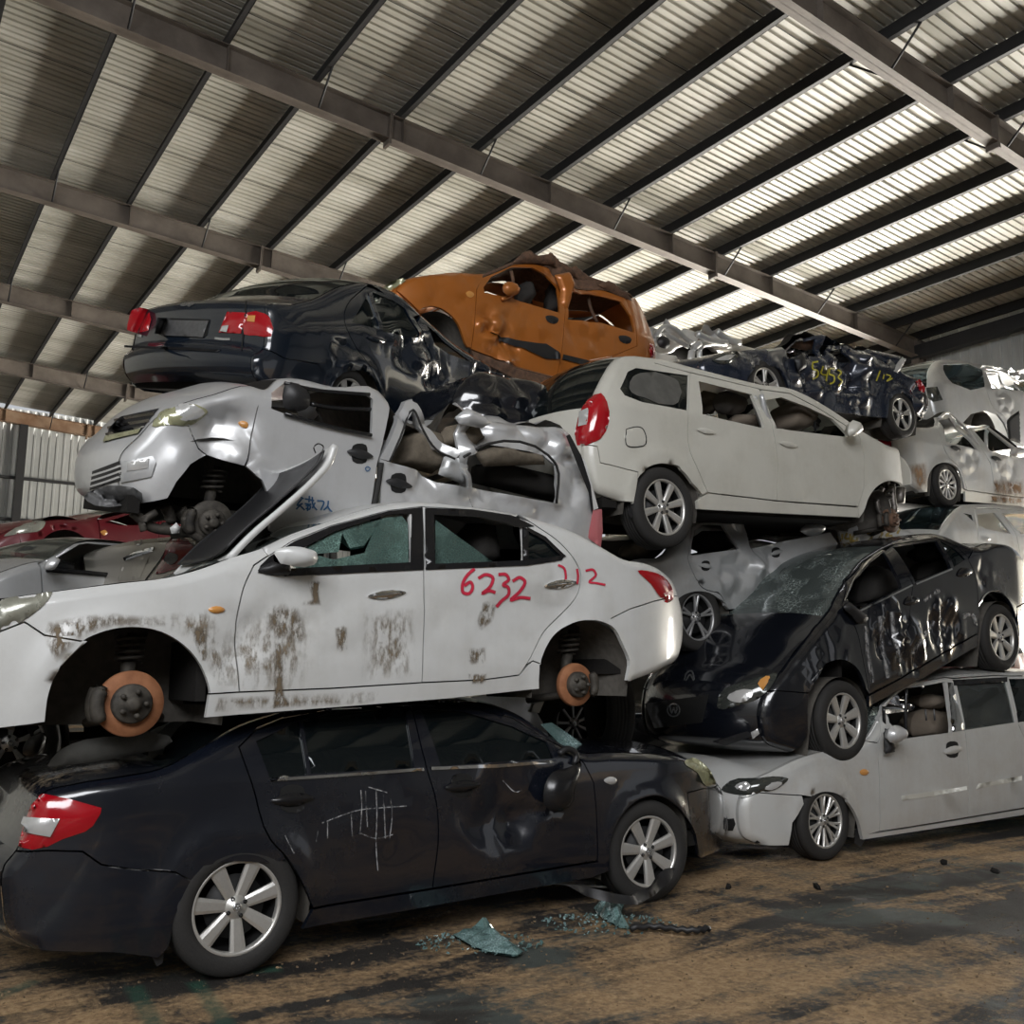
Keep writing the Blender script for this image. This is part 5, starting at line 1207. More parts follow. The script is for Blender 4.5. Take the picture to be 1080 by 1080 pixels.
c.writing('scratch_or_glint', 'scuff_glint', [[(912, 660), (915, 690), (920, 720)], [(928, 650), (930, 680), (936, 715)], [(940, 645), (943, 670), (950, 700)], [(985, 655), (975, 670), (962, 690)], [(1015, 650), (1025, 648), (1030, 660)], [(974, 634), (990, 622)]], 6, 'pale strokes painted as bright reflections')  # bright reflections in the dented doors, painted on as pale strokes
HCAR = c

# ================================================================== light people carrier on the floor, right
c = Car('people_carrier', 'light grey people carrier standing on the floor under the black saloon, multi-spoke wheel', (950, 840), 4.92, 0, hw=.85, yaw=radians(-4), cat='van',
        belt=[(925, 782), (1080, 764)], sill=[(908, 884), (1080, 858)], taper=(.6, .22, .5, .12), r=.06)
c.arch((870, 868), .33)
E_ = [(800, 891), (782, 882), (777, 862), (779, 842), (792, 823), (810, 814), (832, 803), (855, 795), (880, 789), (908, 781), (927, 753), (946, 731), (970, 719), (1004, 712), (1050, 709), (1100, 709), (1150, 715), (1185, 740), (1200, 785), (1202, 830), (1192, 866)]
c.outline(E_, [('front_bumper', 'silver3', 0, 3, .16), ('front_panel', 'silver3', 3, 5, .14), ('bonnet', 'silver3', 5, 9, .02), ('windscreen', 'crazed', 9, 12, .07), ('roof', 'silver3', 12, 16, .05), ('rear_window', 'privacy', 16, 18, .06), ('tailgate', 'silver3', 18, 19, .08), ('rear_bumper', 'silver3', 19, 20, .1)])
farch = sm([(832, 893), (836, 868), (848, 848), (866, 836), (884, 838), (897, 850), (906, 868), (909, 884)])
fgap = [(926, 784), (926, 800), (928, 850), (927.5, 877)]; bgap = [(1018, 770), (1021, 800), (1021, 862)]
WF = [(935, 742), (956, 727), (997, 719), (1003, 773), (956, 779), (950, 774), (938, 762)]; WR = [(1008, 719), (1060, 715), (1071, 762), (1018, 770)]; WQ = [(1064, 716), (1110, 716), (1120, 755), (1074, 762)]
c.panel('front_bumper', 'silver3', [('E', 0, 3), (800, 836), (828, 838), (846, 839), (848, 848), (836, 868), (832, 892)])
c.panel('front_fender', 'silver3', [('E', 3, 9), *fgap, (909, 882), *farch[::-1][2:19], (846, 839), (828, 838), (800, 836)])
c.panel('front_door', 'silver3', [(926, 784), (931, 745), (953, 723), (1000, 714.5), (1006, 716), (1012, 770), *bgap, (960, 872), *fgap[::-1][:-1]], [WF])
c.panel('rear_door', 'silver3', [(1006, 716), (1050, 712.5), (1062, 713), (1074, 764), (1090, 800), (1092, 850), (1021, 862), *bgap[::-1][1:], (1012, 770)], [WR])
c.panel('quarter_panel', 'silver3', [('E', 16, 20), (1150, 858), (1092, 850), (1090, 800), (1074, 764), (1062, 713), (1100, 713)], [WQ])
c.panel('roof', 'silver3', [('E', 9, 16), (1100, 712.5), (1062, 712.5), (1050, 712), (1006, 715), (1000, 714), (953, 722.5), (931, 744), (926, 783)], gap=.001)
c.panel('sill', 'silver3', [(909, 880), (927.5, 878), (960, 873), (1021, 863), (1092, 851), (1150, 859), (1092, 858), (910, 886)])
c.finish_body()
c.stick('rear_quarter_window', 'privacy', WQ, -.01, skirt=0, step=8); c.stick('rear_door_window', 'clear', WR, -.012, skirt=0, step=10)
c.stick('pillar_trim', 'chrome', [(999, 720), (1004, 720), (1017, 770), (1004, 772)], .006, .004); c.stick('door_frame_trim', 'satin', [(1005, 717), (1062, 714), (1062, 719), (1006, 723)], .005)
c.tubes('window_divider', 'satin', [([(956, 727), (955, 752), (956, 779)], -.74, .014), ([(932, 745), (933, 765), (936, 780)], -.80, .014)])
c.well((870, 868), .36, .5, -.15); c.wheel((870, 866), .30, 'multi', steer=.06)
c.floorpan(c.px((800, 890))[0], c.px((1150, 860))[0], .05)
hl = c.stick('headlamp', 'darklamp', sm([(761, 833), (770, 824), (800, 821), (822, 819), (831, 821), (822, 830), (805, 836), (775, 838)], 3, True), .006, .02)
c.stick('headlamp_reflector', 'whitelamp', sm([(776, 831), (785, 826), (792, 829), (788, 835)], 3, True), .026, .004, parent=hl, step=2); c.stick('headlamp_reflector', 'whitelamp', sm([(805, 832), (818, 824), (823, 825), (812, 833)], 3, True), .026, .004, parent=hl, step=2)
c.stick('fog_lamp_recess', 'hole', [(763, 864), (774, 863), (776, 869), (773, 876), (763, 876)], .004, step=3)
c.pillow('door_mirror', 'silver', sm([(937, 770), (940, 766), (952, 767), (955, 774), (952, 781), (939, 783)], 3, True), -1.0, .13, .03); c.pillow('mirror_base', 'plastic', [(933, 768), (939, 770), (941, 783), (944, 793), (934, 795)], -.92, .08, .03)
handle(c, (1004, 791), 22, 5, 2, 'silver3', True); c.stick('indicator_lamp', 'amber', sm([(906, 814), (910, 811), (916, 814), (914, 817), (908, 817)], 3, True), .006, .01, step=2)
c.stick('side_moulding', 'white2', [(931, 842), (975, 836), (1020, 829), (1020, 833), (975, 841), (932, 847)], .005, .0, step=5); c.stick('side_moulding', 'white2', [(1023, 828), (1078, 818), (1078, 823), (1024, 833)], .005, .0, step=5)
c.stick('mud_flap', 'plastic', [(903, 862), (910, 862), (911, 886), (907, 893), (900, 889)], .01, ypl=-.78)
for pl, y in (([(962, 776), (965, 752), (974, 747), (990, 749), (995, 774)], -.38), ([(970, 745), (971, 734), (984, 732), (990, 737), (989, 746)], -.40), ([(1035, 764), (1040, 738), (1050, 724), (1060, 730), (1066, 762)], -.3), ([(1012, 768), (1014, 730), (1022, 726), (1028, 766)], .2)): c.pillow('seat', 'seat', sm(pl, 3, True), y, .4)
c.bulkhead(c.px((926, 800))[0] + .05, c.px((926, 870))[1], c.px((926, 792))[1])
c.tubes('seat_belt', 'plate', [([(976, 748), (977, 760)], -.62, .008), ([(985, 748), (986, 760)], -.62, .008)])
IC = c
# ================================================================== the row behind
c = Car('saloon_car', 'crumpled steel-blue saloon with yellow 5453 sprayed on its door, near the roof beam', (870, 400), 7.0, 4.4, hw=.82,
        belt=[(832, 378), (945, 390)], sill=[(838, 424), (940, 444)], taper=(.5, .14, .4, .12), r=.06, wave=.004)
c.arch((810, 409), .35); c.arch((951, 438), .35)
E_ = [(752, 405), (738, 396), (735, 386), (752, 376), (785, 369), (822, 366), (842, 354), (860, 351), (872, 355), (910, 366), (935, 378), (947, 391), (963, 399), (973, 411), (977, 430), (970, 444)]
c.dent((880, 365), .9, .12, 'c'); c.dent((850, 400), .5, .08, 'c'); c.dent((910, 395), .4, .08, 'c'); c.dent((905, 420), .4, .06, 'c'); c.dent((970, 425), .3, .10, 'c'); c.dent((790, 375), .4, .04, 'c')
c.outline(E_, [('front_bumper', 'blue', 0, 3, .12), ('bonnet', 'blue', 3, 5, .05), ('windscreen', 'dark', 5, 7, -.05), ('roof', 'blue', 7, 10, .0), ('rear_window', 'dark', 10, 11, .03), ('boot_lid', 'blue', 11, 13, .05), ('rear_bumper', 'blue', 13, 15, .08)])
farch = sm([(788, 412), (790, 397), (799, 387), (813, 386), (826, 396), (832, 412), (834, 424)]); rarch = sm([(936, 443), (937, 424), (945, 416), (957, 417), (965, 427), (968, 442)])
c.panel('front_fender', 'blue', [('E', 0, 5), (832, 380), (833, 412), *farch[::-1][6:], (770, 410)])
W1 = [(826, 374), (840, 360), (858, 358), (866, 376), (848, 372), (834, 378)]; W2 = [(876, 370), (893, 366), (902, 382), (884, 380)]
c.panel('front_door', 'blue', [(832, 380), (825, 372), (842, 357), (862, 354), (868, 374), (880, 382), (893, 412), (892, 436), (865, 431), (835, 425), (833, 412)], [W1])
c.panel('rear_door', 'blue', [(870, 376), (874, 364), (895, 363), (912, 370), (936, 384), (936, 441), (892, 436), (893, 412), (880, 382)], [W2])
c.panel('quarter_panel', 'blue', [('E', 10, 15), *rarch[::-1][2:-3], (937, 420), (936, 384)])
c.finish_body()
c.well((810, 409), .38, .5, -.2); c.well((951, 438), .38, .5, -.2); c.wheel((808, 407), .315, 'tens'); c.wheel((951, 437), .315, 'tens')
c.floorpan(c.px((760, 405))[0], c.px((968, 440))[0], .02)
c.stick('headlamp', 'darklamp', sm([(751, 380), (758, 375), (770, 371), (780, 372), (776, 379), (760, 384)], 3, True), .01, .02, step=2); c.stick('headlamp_lens', 'whitelamp', [(752, 381), (764, 376), (774, 375), (766, 381)], .034, .003, step=2)
c.stick('tail_lamp', 'redlamp', [(965, 402), (970, 400), (976, 409), (975, 414), (969, 412)], .012, .01, step=2)
c.writing('spray_paint_number', 'yellowspray', [[(856.5, 382.5), (863, 381.5)], [(857, 383), (857, 389), (862, 391), (862, 397), (856.5, 400)], [(868, 386), (866, 394), (873, 396)], [(873, 389), (871, 402)], [(874.5, 388.5), (880, 388.5)], [(875, 389), (874.5, 394.5), (879.5, 397), (879, 403), (874.5, 405)], [(883, 390), (887, 393), (884, 398), (888, 402), (884, 407)]], 2.4, 'yellow sprayed number 5453')
c.writing('spray_paint_date', 'yellowspray', [[(928, 391), (924, 402)], [(932, 395), (931, 400)], [(934, 395), (939, 397), (935, 402), (941, 399)]], 2, 'yellow sprayed date')
for pl, y, m in (([(832, 366), (842, 356), (858, 358), (862, 366), (850, 370)], -.35, 'rustdark'), ([(905, 374), (915, 368), (950, 376), (946, 390), (938, 392), (925, 382)], -.70, 'blue'), ([(940, 392), (952, 376), (954, 380), (946, 394)], -.80, 'silver2'), ([(838, 378), (846, 372), (850, 388), (842, 392)], -.84, 'plastic')): c.pillow('torn_metal', m, pl, y, .10, .03)
c.tubes('bumper_reinforcement', 'steel', [([(962, 414), (972, 420), (976, 432)], -.7, .02), ([(960, 420), (970, 428), (972, 440)], -.75, .016), ([(964, 412), (976, 418), (978, 428)], -.6, .02)])
JC = c

c = Car('saloon_car', 'silver saloon with orange dirt on its sill and a buckled rear door', (1030, 490), 7.5, 3.7, hw=.84,
        belt=[(990, 470), (1080, 482)], sill=[(1018, 527), (1080, 534)], taper=(.5, .14, .4, .1), r=.06, wave=.002)
c.arch((999, 511), .35)
E_ = [(968, 520), (955, 509), (949, 487), (941, 473), (938, 457), (958, 451), (984, 450), (992, 440), (1003, 434), (1013, 444), (1024, 449), (1043, 449), (1060, 460), (1076, 473), (1100, 478), (1140, 492), (1150, 524)]
c.dent((1000, 440), .5, .07, 'c'); c.dent((1020, 480), .4, .03, 'c'); c.dent((1060, 490), .5, .02, 'c')
c.outline(E_, [('rear_bumper', 'silver3', 0, 3, .1), ('boot_lid', 'silver3', 3, 6, .06), ('rear_window', 'dark', 6, 8, -.05), ('roof', 'silver3', 8, 11, -.03), ('windscreen', 'crazed', 11, 13, .05), ('bonnet', 'silver3', 13, 15, .05), ('front_bumper', 'silver3', 15, 16, .1)])
rarch = sm([(978, 519), (980, 501), (987, 491), (999, 488), (1010, 494), (1016, 509), (1017, 526)]); dgap = sm([(989, 440), (993, 465), (1000, 481), (1013, 495), (1020, 517)])
W1 = [(993, 443), (998, 466), (1008, 468), (1031, 475), (1011, 449), (1001, 441)]; W2 = [(1026, 453), (1042, 452), (1068, 473), (1066, 482), (1044, 475)]
c.panel('quarter_panel', 'silver3', [('E', 0, 7), *dgap, (1017, 515), *rarch[::-1][4:]])
c.panel('rear_door', 'silver3', [(989, 440), (1000, 436), (1012, 446), (1036, 474), (1045, 490), (1049, 521), (1020, 517), *dgap[::-1][1:-1]], [W1])
c.panel('front_door', 'silver3', [(1022, 451), (1043, 450.5), (1074, 474), (1100, 481), (1100, 527), (1049, 521), (1045, 490), (1036, 474)], [W2])
c.panel('front_fender', 'silver3', [('E', 13, 16), (1100, 527), (1100, 481), (1074, 474)])
c.panel('sill', 'silver3', [(1018, 518), (1049, 522), (1100, 528), (1100, 536), (1018, 529)])
c.finish_body()
c.well((999, 511), .38, .5, -.2); c.wheel((999, 511), .325, 'blade')
c.floorpan(c.px((968, 518))[0], c.px((1140, 530))[0], .02)
c.stick('tail_lamp', 'redlamp', [(923, 457), (930, 455), (938, 455), (941, 471), (936, 472), (927, 466)], .01, .015, step=3)
for q in ((1007, 473), (1050, 484)): handle(c, q, 11, 3, -2, 'plastic', False)
c.pillow('door_mirror', 'silver', sm([(1066, 477), (1070, 472), (1080, 473), (1082, 480), (1070, 482)], 3, True), -.95, .12, .03)
for pl in ([(956, 489), (978, 486), (980, 515), (966, 520)], [(1022, 505), (1080, 505), (1085, 528), (1030, 520)], [(1018, 519), (1080, 524), (1080, 534), (1018, 528)]): c.stick('dirt_film', 'orangemud', pl, .004, fade=True, step=3)
c.tubes('bent_door_frame', 'silver', [([(990, 441), (1000, 435), (1011, 444), (1036, 474)], -.78, .022), ([(1040, 453), (1040, 474)], -.4, .03)])
c.pillow('seat', 'seat', [(1046, 475), (1050, 468), (1062, 472), (1064, 480)], -.3, .3); c.pillow('loose_trim_panel', 'plastic', [(1062, 443), (1066, 439), (1075, 433), (1076, 468), (1064, 464)], -.3, .04, .03)
KC = c

c = Car('estate_car', 'silver-grey estate car with a dark rear window, topmost on the right under the wall beam', (1020, 415), 8.8, 5.3, hw=.86,
        belt=[(995, 405), (1060, 413)], sill=[(1000, 455), (1080, 470)], taper=(.5, .12, .3, .1), r=.07, wave=.002)
E_ = [(1002, 456), (985, 442), (980, 424), (978, 408), (978, 393), (985, 382), (1003, 380), (1034, 385), (1060, 388), (1085, 390), (1110, 396), (1130, 415), (1150, 430), (1155, 460)]
c.dent((1075, 395), .7, .12, 'c'); c.dent((1060, 425), .4, .03, 'c')
c.outline(E_, [('rear_bumper', 'silver2', 0, 2, .1), ('tailgate', 'silver2', 2, 3, .10), ('rear_window', 'privacy', 3, 5, .10), ('roof', 'silver2', 5, 10, .04), ('windscreen', 'crazed', 10, 12, .0), ('bonnet', 'silver2', 12, 13, .04)])
gap_ = sm([(1036, 389), (1041, 413), (1048, 430), (1064, 444), (1068, 470)]); WQ = sm([(995, 385), (1003, 384), (1036, 390), (1039, 408), (1004, 404), (997, 395)], 2, True)
c.panel('quarter_panel', 'silver2', [('E', 0, 7), (1034, 388), *gap_, (1059, 446), (1052, 437), (1040, 433), (1024, 437), (1016, 446), (1012, 458)], [WQ])
c.panel('rear_door', 'silver2', [(1036, 389), (1060, 391), (1090, 394), (1108, 410), (1112, 440), (1100, 475), (1068, 470), *gap_[::-1][1:-1]], [[(1040, 393), (1062, 394), (1088, 400), (1094, 414), (1046, 409)]])
c.panel('front_fender', 'silver2', [('E', 9, 13), (1100, 475), (1112, 440), (1108, 410), (1090, 394)])
c.finish_body()
c.stick('quarter_window', 'privacy', WQ, -.01, skirt=0, step=4); c.stick('tail_lamp', 'darklamp', [(977, 409), (988, 408), (994, 422), (984, 424), (979, 420)], .01, .02, step=3)
c.well((1039, 458), .42, .5, -.15); c.floorpan(c.px((1000, 455))[0], c.px((1145, 455))[0], .02); handle(c, (1055, 419), 9, 2.5, -1, 'silver2', False)
c.tubes('torn_roof_frame', 'silver', [([(1036, 388), (1058, 393), (1074, 404)], -.72, .025), ([(1040, 387), (1066, 391), (1085, 398)], -.5, .03), ([(1052, 392), (1056, 404), (1068, 410)], -.4, .02), ([(1072, 390), (1070, 404), (1076, 414)], -.6, .02)])

c = Car('hatchback_car', 'pale silver hatchback behind the black saloon, only its roof and windows showing', (1040, 560), 7.2, 2.3, hw=.84,
        belt=[(1028, 562), (1080, 566)], sill=[(1000, 612), (1080, 620)], taper=(.5, .12, .4, .1), r=.06, wave=.002)
E_ = [(1004, 610), (988, 592), (984, 574), (990, 559), (1002, 542), (1012, 534), (1030, 532), (1060, 533), (1090, 537), (1120, 553), (1150, 572), (1165, 590), (1165, 612)]
c.outline(E_, [('rear_bumper', 'silver3', 0, 2, .1), ('tailgate', 'silver3', 2, 3, .1), ('rear_window', 'privacy', 3, 5, .09), ('roof', 'silver3', 5, 8, .05), ('windscreen', 'crazed', 8, 10, .05), ('bonnet', 'silver3', 10, 11, .05), ('front_bumper', 'silver3', 11, 12, .1)])
W1 = [(1031, 542), (1049, 541), (1066, 563), (1040, 558), (1032, 554)]; W2 = [(1056, 541), (1085, 542), (1105, 556), (1100, 565), (1076, 563)]; W0 = [(1016, 541), (1025, 543), (1027, 550)]
c.panel('quarter_panel', 'silver3', [('E', 0, 6), (1028, 536), (1028, 550), (1031, 568), (1040, 585), (1040, 612)], [W0])
c.panel('rear_door', 'silver3', [(1028, 536), (1052, 536.5), (1072, 565), (1080, 612), (1040, 612), (1040, 585), (1031, 568)], [W1])
c.panel('front_door', 'silver3', [(1052, 536.5), (1088, 540), (1112, 555), (1120, 575), (1118, 612), (1080, 612), (1072, 565)], [W2])
c.panel('roof', 'silver3', [('E', 6, 9), (1112, 555), (1088, 539.5), (1052, 536), (1028, 535.5)], gap=.001)
c.panel('front_fender', 'silver3', [('E', 9, 12), (1118, 612), (1120, 575), (1112, 555)])
c.finish_body(); c.floorpan(c.px((1004, 608))[0], c.px((1150, 608))[0], .02); handle(c, (1040, 568), 9, 2.5, -1, 'silver3', False)
c.stick('rear_quarter_window', 'privacy', W0, -.008, skirt=0, step=3)
c.pillow('seat', 'seatgrey', [(1086, 560), (1090, 548), (1100, 552), (1102, 562)], -.2, .3)

c = Car('wrecked_car', 'flattened white wreck between the orange hatchback and the steel-blue saloon', (720, 375), 9.0, 5.4, hw=.84,
        belt=[(690, 372), (780, 392)], sill=[(690, 400), (790, 410)], taper=(.3, .1, .3, .1), r=.06, wave=.01)
E_ = [(690, 398), (686, 376), (690, 355), (704, 343), (724, 349), (740, 347), (755, 348), (768, 359), (788, 366), (808, 376), (812, 400)]
c.dent((735, 355), 1.2, .16, 'c'); c.dent((700, 350), .5, .1, 'c')
c.outline(E_, [('rear_panel', 'silver2', 0, 3, .04), ('crushed_roof', 'silver', 3, 8, .0), ('bonnet', 'white2', 8, 10, .03)])
c.panel('body_side', 'white2', [(688, 370), (705, 374), (725, 381), (745, 388), (790, 380), (808, 378), (812, 400), (690, 398)])
c.finish_body()
c.pillow('door_mirror', 'plastic', sm([(694, 357), (698, 354), (705, 358), (705, 367), (696, 366)], 3, True), -.9, .12, .04)
c.tubes('torn_roof_frame', 'silver2', [([(688, 372), (690, 358), (703, 344), (716, 350), (728, 362)], -.8, .035), ([(700, 350), (712, 358), (726, 366)], -.7, .03), ([(728, 382), (731, 368), (738, 362)], -.7, .05), ([(738, 380), (738, 368), (752, 362), (770, 366)], -.65, .04), ([(735, 352), (748, 358), (766, 362)], -.8, .05), ([(756, 349), (764, 356), (780, 362)], -.75, .05)])
c.pillow('dark_interior', 'dark', [(692, 372), (694, 356), (715, 352), (735, 360), (760, 364), (750, 386), (725, 380)], .1, .4, .06)

c = Car('saloon_car', 'dark red saloon far back at the left, under the gable wall', (70, 570), 10.5, 2.3, hw=.84, yaw=radians(20),
        belt=[(40, 560), (130, 556)], sill=[(10, 596), (200, 600)], taper=(.5, .16, .4, .1), r=.07, wave=.002)
c.arch((66, 588), .38)
E_ = [(36, 592), (8, 590), (-10, 585), (-14, 574), (-4, 566), (15, 557), (49, 549), (89, 547), (107, 543), (142, 536), (180, 535), (220, 545), (245, 560), (250, 595)]
c.outline(E_, [('front_bumper', 'red', 0, 4, .14), ('bonnet', 'red', 4, 8, .05), ('windscreen', 'crazed', 8, 9, .05), ('roof', 'red', 9, 11, .05), ('boot_lid', 'red', 11, 13, .06)])
arc = sm([(38, 592), (41, 576), (53, 563), (68, 559), (83, 563), (93, 572), (98, 594)]); W = [(110, 551), (138, 542), (150, 542), (150, 554), (127, 554)]
c.panel('front_bumper', 'red', [('E', 0, 5), (22, 572), (40, 580), (38, 591)]); c.panel('front_fender', 'red', [('E', 5, 8), (103, 548), (106, 594), *arc[::-1][1:], (40, 580), (22, 572)])
c.panel('front_door', 'red', [(104, 548), (140, 539), (165, 538), (165, 596), (106, 594)], [W]); c.panel('rear_door', 'red', [('E', 9, 13), (165, 596), (165, 538), (142, 537)])
c.finish_body(); c.well((67, 588), .42, .5, -.1); c.floorpan(c.px((36, 590))[0], c.px((245, 590))[0], .0)
c.stick('headlamp', 'headlamp', sm([(4, 566), (15, 558), (30, 552), (48, 551), (45, 557), (20, 563)], 3, True), .008, .02); c.stick('indicator_lamp', 'amber', sm([(106, 561), (110, 559), (113, 562), (109, 565)], 3, True), .008, .01, step=2); c.stick('fog_lamp', 'hole', sm([(1, 586), (5, 580), (11, 582), (9, 588)], 3, True), .006, step=2)

c = Car('saloon_car', 'blue-grey saloon at the left with a silver door mirror, half hidden by the white bonnet', (80, 600), 7.6, 1.7, hw=.84, yaw=radians(22),
        belt=[(48, 602), (125, 607)], sill=[(0, 660), (190, 660)], taper=(.4, .14, .4, .1), r=.06, wave=.002)
E_ = [(-25, 660), (-42, 645), (-44, 620), (-5, 605), (33, 593), (46, 591), (59, 585), (83, 571), (93, 569), (132, 572), (165, 580), (185, 600), (190, 655)]
c.outline(E_, [('front_bumper', 'silver2', 0, 2, .1), ('bonnet', 'silver2', 2, 5, .05), ('windscreen', 'clear', 5, 8, .05), ('roof', 'silver2', 8, 10, .05), ('rear_window', 'privacy', 10, 11, .05), ('boot_lid', 'silver2', 11, 12, .05)])
W = [(62, 588), (85, 574), (93, 573), (130, 576), (121, 606), (62, 602), (49, 600)]
c.panel('front_fender', 'silver2', [('E', 0, 5), (42, 594), (44, 655)]); c.panel('front_door', 'silver2', [(43, 594), (58, 587), (83, 572.5), (93, 570.5), (135, 573.5), (128, 607), (130, 655), (44, 655)], [W]); c.panel('rear_door', 'silver2', [('E', 9, 12), (130, 655), (128, 607), (135, 573)])
c.finish_body(); c.floorpan(c.px((-20, 655))[0], c.px((180, 655))[0], .0)
c.pillow('door_mirror', 'silver', sm([(48, 600), (50, 592), (59, 587), (61, 591), (58, 600)], 3, True), -.98, .12, .03); c.pillow('door_mirror', 'plastic', sm([(47, 604), (50, 599), (78, 595), (78, 602), (55, 604)], 2, True), -.6, .1, .03)
c.tubes('window_seal', 'satin', [([(49, 601), (90, 604), (121, 607)], -.85, .018), ([(110, 576), (112, 592)], .7, .03)]); c.tubes('wiper', 'plastic', [([(18, 612), (28, 616), (36, 618)], -.5, .02), ([(34, 622), (37, 610)], -.5, .015)])
c.pillow('seat', 'seatgrey', [(85, 604), (86, 588), (95, 582), (106, 588), (108, 605)], -.2, .4)

c = Car('saloon_car', 'beige saloon seen from behind beneath the nose of the silver van', (205, 590), 6.6, 1.55, hw=.82, yaw=radians(20),
        belt=[(205, 578), (300, 578)], sill=[(213, 640), (300, 640)], taper=(.4, .10, .3, .1), r=.05, wave=.002)
E_ = [(214, 640), (207, 620), (208, 603), (210, 588), (203, 571), (222, 566), (250, 563), (280, 560), (300, 566), (305, 640)]
c.outline(E_, [('rear_bumper', 'beige', 0, 2, .08), ('boot_lid', 'beige', 2, 4, .06), ('boot_lid', 'beige', 4, 6, .04), ('crushed_roof', 'beige', 6, 9, .0)])
c.panel('quarter_panel', 'beige', [('E', 0, 9)]); c.finish_body()
tl = c.stick('tail_lamp', 'darkred', sm([(184, 564), (197, 569), (208, 583), (196, 597), (180, 602), (165, 606), (172, 590)], 2, True), .008, .02, step=3)
c.stick('tail_lamp_lens', 'plate', sm([(176, 590), (181, 582), (190, 584), (190, 592), (182, 597)], 3, True), .03, .004, parent=tl, step=2)
c.stick('chrome_strip', 'chrome', [(131, 588), (143, 582), (163, 577), (163, 581), (145, 587), (132, 591)], .01, .006, step=2); c.stick('plate_recess', 'beige', [(131, 593), (158, 586), (148, 610), (124, 613)], .004, step=4)
ring = [(146 + 3.6 * cos(a), 571 + 3.6 * sin(a)) for a in np.linspace(0, 2 * pi, 12)]; c.writing('boot_emblem', 'mark', [ring], 1.6); c.writing('boot_badge', 'mark', [[(167, 570), (172, 570), (177, 570)]], 1.8); c.writing('boot_seam', 'hole', [[(184, 563), (170, 590), (154, 612)]], 1.3)

# grey car whose wheel shows between the two saloons at the front
c = Car('saloon_car', 'grey car mostly hidden behind the navy saloon, dull spoked wheel', (600, 750), 6.5, .55, hw=.84,
        belt=[(520, 740), (640, 735)], sill=[(480, 800), (660, 800)], taper=(.4, .12, .4, .12), r=.06, wave=.003)
c.arch((607, 765), .36)
E_ = [(470, 800), (458, 780), (462, 752), (500, 735), (540, 729), (572, 726), (620, 722), (655, 728), (664, 755), (660, 800)]
c.outline(E_, [('front_bumper', 'silver2', 0, 2, .1), ('bonnet', 'silver2', 2, 5, .03), ('crushed_roof', 'dark', 5, 7, .0), ('boot_lid', 'dark', 7, 9, .05)])
arc = sm([(577, 800), (578, 775), (586, 754), (604, 742), (622, 748), (634, 765), (637, 800)])
c.panel('body_side', 'silver2', [('E', 0, 5), (566, 750), (577, 775), (577, 800)]); c.panel('body_side#rear', 'dark', [('E', 5, 9), (637, 800), (634, 765), (622, 748), (604, 742), (586, 754), (577, 775), (566, 750)])
c.finish_body(); c.well((607, 768), .38, .5, -.1); c.wheel((607, 763), .30, 'dull', far=False); c.floorpan(c.px((470, 795))[0], c.px((650, 795))[0], .0)
c.stick('pillar_trim', 'white2', [(567, 735), (575, 736), (568, 752), (559, 751)], .01, ypl=-.86)
t = put(tyre_mesh(), 'tyre', None); p = on_v(642, 748, 5.9); t.location = p; t.rotation_euler = (0, 0, radians(70)); t.scale = (.33, .33, .33); tag(t, 'loose worn black tyre standing between the white and the black saloon', 'tyre')

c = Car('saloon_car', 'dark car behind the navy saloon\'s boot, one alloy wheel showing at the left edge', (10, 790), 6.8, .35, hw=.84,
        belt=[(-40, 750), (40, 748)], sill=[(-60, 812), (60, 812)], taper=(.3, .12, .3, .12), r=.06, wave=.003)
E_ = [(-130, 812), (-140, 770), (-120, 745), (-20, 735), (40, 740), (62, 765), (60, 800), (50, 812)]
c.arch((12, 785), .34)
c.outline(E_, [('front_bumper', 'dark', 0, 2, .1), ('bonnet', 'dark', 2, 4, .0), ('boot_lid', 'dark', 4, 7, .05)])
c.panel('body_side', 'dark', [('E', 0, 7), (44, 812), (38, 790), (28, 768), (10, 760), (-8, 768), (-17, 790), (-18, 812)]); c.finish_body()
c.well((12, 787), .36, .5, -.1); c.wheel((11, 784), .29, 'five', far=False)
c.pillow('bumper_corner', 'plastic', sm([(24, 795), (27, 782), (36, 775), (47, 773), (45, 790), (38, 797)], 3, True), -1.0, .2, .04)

# dark crushed shell wedged under the orange hatchback
c = Car('wrecked_car', 'crushed black shell wedged between the orange hatchback and the silver van', (550, 425), 6.3, 3.0, hw=.78,
        belt=[(510, 420), (590, 430)], sill=[(490, 450), (600, 462)], taper=(.3, .1, .3, .1), r=.06, wave=.01)
E_ = [(485, 452), (478, 430), (485, 405), (505, 392), (535, 397), (560, 402), (580, 408), (592, 425), (598, 445), (600, 462)]
c.dent((540, 420), 1.2, .06, 'c')
c.outline(E_, [('front_panel', 'black', 0, 2, .04), ('crushed_roof', 'black', 2, 7, .03), ('rear_panel', 'black', 7, 9, .06)])
c.panel('body_side', 'black', [('E', 0, 9)]); c.finish_body()

